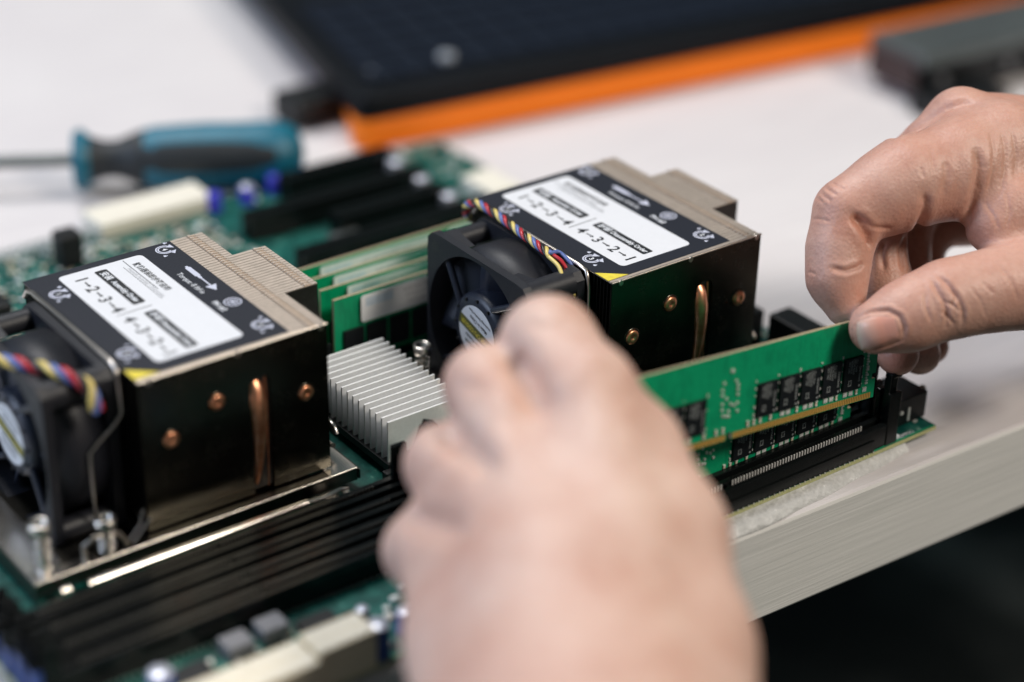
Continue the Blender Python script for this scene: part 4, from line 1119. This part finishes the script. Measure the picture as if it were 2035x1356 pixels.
CR = [
 # big folds
 ([(1690, 425), (1712, 446), (1728, 470), (1734, 500)], 2.2, 1.6, .15),
 ([(1836, 380), (1840, 405), (1834, 430), (1824, 452), (1816, 475)], 1.3, 1.5, .25),
 ([(1878, 318), (1882, 350), (1872, 395)], .5, 1.2, .2),
 ([(1940, 285), (1947, 330), (1942, 375), (1928, 420), (1916, 460)], 1.7, 1.6, .2),
 ([(1700, 426), (1735, 452), (1775, 455)], .6, .9, .1),
 ([(1650, 533), (1680, 539), (1708, 531), (1716, 520)], .9, .8, .25),
 # fine folds: finger joint backs
 ([(1625, 375), (1640, 392), (1652, 400)], .35, .5, .3), ([(1632, 366), (1650, 380), (1664, 388)], .3, .45, .3), ([(1642, 356), (1662, 368), (1680, 378)], .25, .45, .3),
 ([(1621, 392), (1636, 404)], .3, .5, .3), ([(1609, 435), (1630, 436), (1650, 440)], .25, .5, .2),
 ([(1606, 540), (1622, 546)], .3, .5, .2),
 # ridge line over the index knuckle
 ([(1760, 282), (1800, 262), (1840, 240), (1880, 216), (1915, 205), (1950, 208)], .9, 1.6, .3),
 # thumb joint wrinkles
 ([(1852, 556), (1862, 578), (1876, 600), (1882, 625), (1880, 648)], .8, .7, .35),
 ([(1862, 548), (1884, 566), (1902, 590), (1914, 620), (1912, 648)], .7, .7, .35),
 ([(1838, 580), (1840, 610), (1850, 640)], .5, .6, .3),
 ([(1880, 600), (1896, 608), (1908, 622)], .5, .5, .3), ([(1870, 618), (1886, 630), (1896, 646)], .5, .5, .3), ([(1888, 572), (1900, 592), (1890, 612)], .35, .5, .2),
 ([(1930, 570), (1950, 600), (1960, 630)], .2, .6, .2), ([(1950, 560), (1975, 585)], .2, .6, .2), ([(1980, 520), (2010, 560), (2025, 600)], .25, .7, .2),
 # nail surround
 ([(1692, 652), (1696, 680), (1712, 702)], .5, .6, .3), ([(1700, 634), (1730, 620), (1765, 618), (1788, 630), (1797, 652), (1794, 674)], .75, .7, .45),
 ([(1794, 676), (1760, 690), (1722, 702)], .5, .5, .3),
 # palm side wrinkles on the right
 ([(1968, 260), (1975, 300), (1972, 340), (1960, 390)], .4, .7, .25), ([(1990, 255), (1998, 300), (1996, 345), (1985, 395)], .35, .7, .25),
 ([(2012, 260), (2020, 310), (2016, 360)], .35, .7, .25), ([(1955, 400), (1975, 430), (1985, 460)], .3, .7, .2), ([(2000, 380), (2006, 420), (2000, 455)], .25, .6, .2),
 ([(1830, 330), (1835, 355)], .25, .6, .2), ([(1850, 300), (1856, 335)], .25, .6, .2), ([(1800, 470), (1790, 500), (1795, 540)], .8, 1., .3), ([(1760, 478), (1752, 505), (1757, 540)], .8, .9, .3),
]
V = carve(V, N, CR, RG, RK)
V = relax(V, Q, 1, .25)
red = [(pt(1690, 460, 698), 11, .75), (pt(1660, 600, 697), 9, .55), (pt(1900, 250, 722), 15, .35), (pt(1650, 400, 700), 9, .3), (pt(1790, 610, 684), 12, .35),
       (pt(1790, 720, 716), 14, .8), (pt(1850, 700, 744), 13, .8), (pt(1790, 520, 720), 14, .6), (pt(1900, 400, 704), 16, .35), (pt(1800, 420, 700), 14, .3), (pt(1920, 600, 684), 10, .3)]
rh = hand_mesh('hand', V, Q, red, base=.42)  # even base tint paints the warm bounced light into this hand's colour
tag(rh, 'right hand in sharp focus pinching the module end between thumb and index finger', 'hand', 'hands fitting the memory module')
# thumb nail
def nail(parent):
    TL, TR, BR_, BL = (1699, 640), (1782, 629), (1790, 672), (1710, 702)
    n1, n2 = 26, 18; V_ = []; tip = []; idx = -np.ones((n1+1, n2+1), int)
    g = []
    for i in range(n1+1):
        for j in range(n2+1):
            s_, t = i/n1, j/n2
            sx, sy = 2*s_-1, 2*t-1                                    # squircle mapping rounds the corners
            qx = sx*math.sqrt(1-sy*sy*.20); qy = sy*math.sqrt(1-sx*sx*.22); a, b_ = (qx+1)/2, (qy+1)/2
            u = (TL[0]*(1-a)+TR[0]*a)*(1-b_)+(BL[0]*(1-a)+BR_[0]*a)*b_; w = (TL[1]*(1-a)+TR[1]*a)*(1-b_)+(BL[1]*(1-a)+BR_[1]*a)*b_
            w -= 7*math.sin(PI*a)*(1-b_)
            p, ok = ray_hit(u, w, RG, RK); g.append(p); tip.append((1-a)**1)
    g = np.array(g)
    view = -(fw)
    edge = np.array([min(1, 4*min(i/n1+.02, 1-i/n1, j/n2, 1-j/n2)+.0) for i in range(n1+1) for j in range(n2+1)])
    off = (.10+.55*np.sqrt(np.clip(edge, 0, 1)))
    eps = .3; gr = np.stack([(field(g+np.eye(3)[k]*eps, RG, RK)-field(g-np.eye(3)[k]*eps, RG, RK)) for k in range(3)], 1); gr /= np.linalg.norm(gr, axis=1)[:, None]
    P = g+gr*(off[:, None]-.05); Bk = g-gr*.7
    b = MB(); vs = [tuple(p) for p in P]+[tuple(p) for p in Bk]; m = len(P); w_ = n2+1; fs = []
    for i in range(n1):
        for j in range(n2):
            k = i*w_+j; fs += [(k, k+1, k+w_+1, k+w_), (m+k, m+k+w_, m+k+w_+1, m+k+1)]
    ring = [i*w_ for i in range(n1)]+[n1*w_+j for j in range(n2)]+[i*w_+n2 for i in range(n1, 0, -1)]+[j for j in range(n2, 0, -1)]
    for k in range(len(ring)):
        a, c = ring[k], ring[(k+1) % len(ring)]; fs.append((a, c, m+c, m+a))
    b.add(vs, fs, 0, True); o = b.build('nail', 'nail', parent)
    t_ = o.data.attributes.new('tip', 'FLOAT', 'POINT'); t_.data.foreach_set('value', np.array(tip+tip, np.float32))
nail(rh)

# left hand --------------------------------------------------------
def lchain(pts): return chain([(u, w, 712-(712-d)*.78, r*(712-(712-d)*.78)/d) for u, w, d, r in pts])
LG = [
 (12., lchain([(1130, 1500, 470, 29), (1120, 1800, 420, 29), (1100, 2300, 360, 32)]) + lchain([(1270, 1500, 470, 25), (1270, 1800, 420, 26)]) +
      lchain([(1175, 772, 556, 12), (1215, 1130, 518, 19), (1200, 1500, 470, 29)]) +
      lchain([(1010, 850, 556, 11.5), (1090, 1180, 512, 20), (1130, 1500, 470, 28)]) +
      lchain([(925, 960, 557, 11), (1010, 1210, 520, 17), (1050, 1500, 472, 22)]) +
      lchain([(868, 1085, 556, 11.5), (938, 1290, 517, 14.5), (990, 1500, 476, 17)]) +
      lchain([(1165, 800, 575, 10), (1262, 900, 562, 11.5), (1322, 1060, 540, 14.5), (1358, 1290, 508, 16), (1370, 1500, 480, 17)])),
 (6., lchain([(1165, 790, 556, 13.5), (1090, 683, 580, 13.0)]) + lchain([(1090, 683, 580, 12.6), (1140, 760, 612, 10.5)]) + lchain([(1140, 760, 612, 10), (1165, 835, 628, 8)])),
 (6., lchain([(1010, 850, 556, 12), (965, 768, 577, 11.2)]) + lchain([(965, 768, 577, 10.8), (1030, 850, 612, 9.5)]) + lchain([(1030, 850, 612, 9.3), (1110, 880, 626, 7.6)])),
 (6., lchain([(925, 960, 557, 12), (886, 925, 572, 11.2)]) + lchain([(886, 925, 572, 10.6), (950, 960, 608, 9.2)]) + lchain([(950, 960, 608, 9), (1020, 970, 622, 7.5)])),
 (6., lchain([(868, 1085, 556, 12), (842, 1095, 566, 11)]) + lchain([(842, 1095, 566, 10), (900, 1080, 596, 8.6)]) + lchain([(900, 1080, 596, 8.3), (960, 1060, 612, 7)])),
 (7., lchain([(1322, 1060, 545, 14), (1290, 960, 590, 11)]) + lchain([(1290, 960, 590, 11), (1235, 890, 616, 9.5)]) + lchain([(1235, 890, 616, 9.5), (1195, 860, 622, 8.4)])),
]
LK = [0, 4., 3., 3., 4., 5.]
V, Q = surface(LG, LK, 1.3); V = relax(V, Q, 3)
N = normals(V, Q)
V = carve(V, N, [([(1020, 700), (1034, 730), (1056, 780), (1078, 830)], 3.2, 3.6, .2), ([(880, 850), (905, 872), (945, 905), (985, 940)], 3.0, 3.6, .2),
                 ([(795, 1020), (835, 1030), (880, 1045), (925, 1060)], 2.6, 3.6, .2), ([(1205, 700), (1225, 760), (1245, 810)], .8, 4., .2),
                 ([(1040, 640), (1090, 655), (1140, 645)], .5, 1.6, .3), ([(905, 760), (950, 775), (1000, 770)], .5, 1.6, .3)], LG, LK)
V = relax(V, Q, 2)
N = normals(V, Q)
red = [(pt(1150, 740, 545), 16, 0.44), (pt(955, 840, 546), 13, 0.41), (pt(885, 975, 545), 13, 0.33), (pt(860, 1090, 545), 13, 0.30), (pt(1040, 690, 570), 9, 0.44), (pt(1105, 620, 570), 14, 0.14),
       (pt(900, 1290, 505), 16, 0.22), (pt(1080, 960, 510), 14, 0.14), (pt(1000, 1060, 505), 14, 0.11)]
lh = hand_mesh('hand', V, Q, red)
tag(lh, 'large blurred back of the left hand in the foreground, fingers curled down to the module', 'hand', 'hands fitting the memory module')

# ------------------------------------------------------------------ light
w = bpy.data.worlds.new('World'); SC.world = w; w.use_nodes = True
bg = w.node_tree.nodes['Background']; bg.inputs['Color'].default_value = (.48, .74, .82, 1); bg.inputs['Strength'].default_value = .09
def area(name, loc, target, sx, sy, power, col):
    l = bpy.data.lights.new(name, 'AREA'); l.shape = 'RECTANGLE'; l.size = sx; l.size_y = sy; l.energy = power; l.color = col
    o = bpy.data.objects.new(name, l); COL.objects.link(o); o.location = loc
    o.rotation_euler = (Vector(target)-Vector(loc)).to_track_quat('-Z', 'Y').to_euler(); return o
area('ceiling_light', (.1, .9, 1.9), (.15, 0, 0), 1.0, .8, 36, (.99, .975, .965))
area('side_window', (-1.4, .6, .9), (.1, 0, 0), 1.0, 1.0, 22, (.64, .76, 1.0))
area('room_light', (.75, -1.2, 1.35), (.15, -.05, 0), .45, .4, 26, (1.0, .91, .80))

SC.view_settings.view_transform = 'Standard'; SC.view_settings.look = 'None'; SC.view_settings.gamma = 1; SC.view_settings.exposure = 0
SC.render.engine = 'CYCLES'; SC.cycles.use_denoising = True; SC.cycles.max_bounces = 8
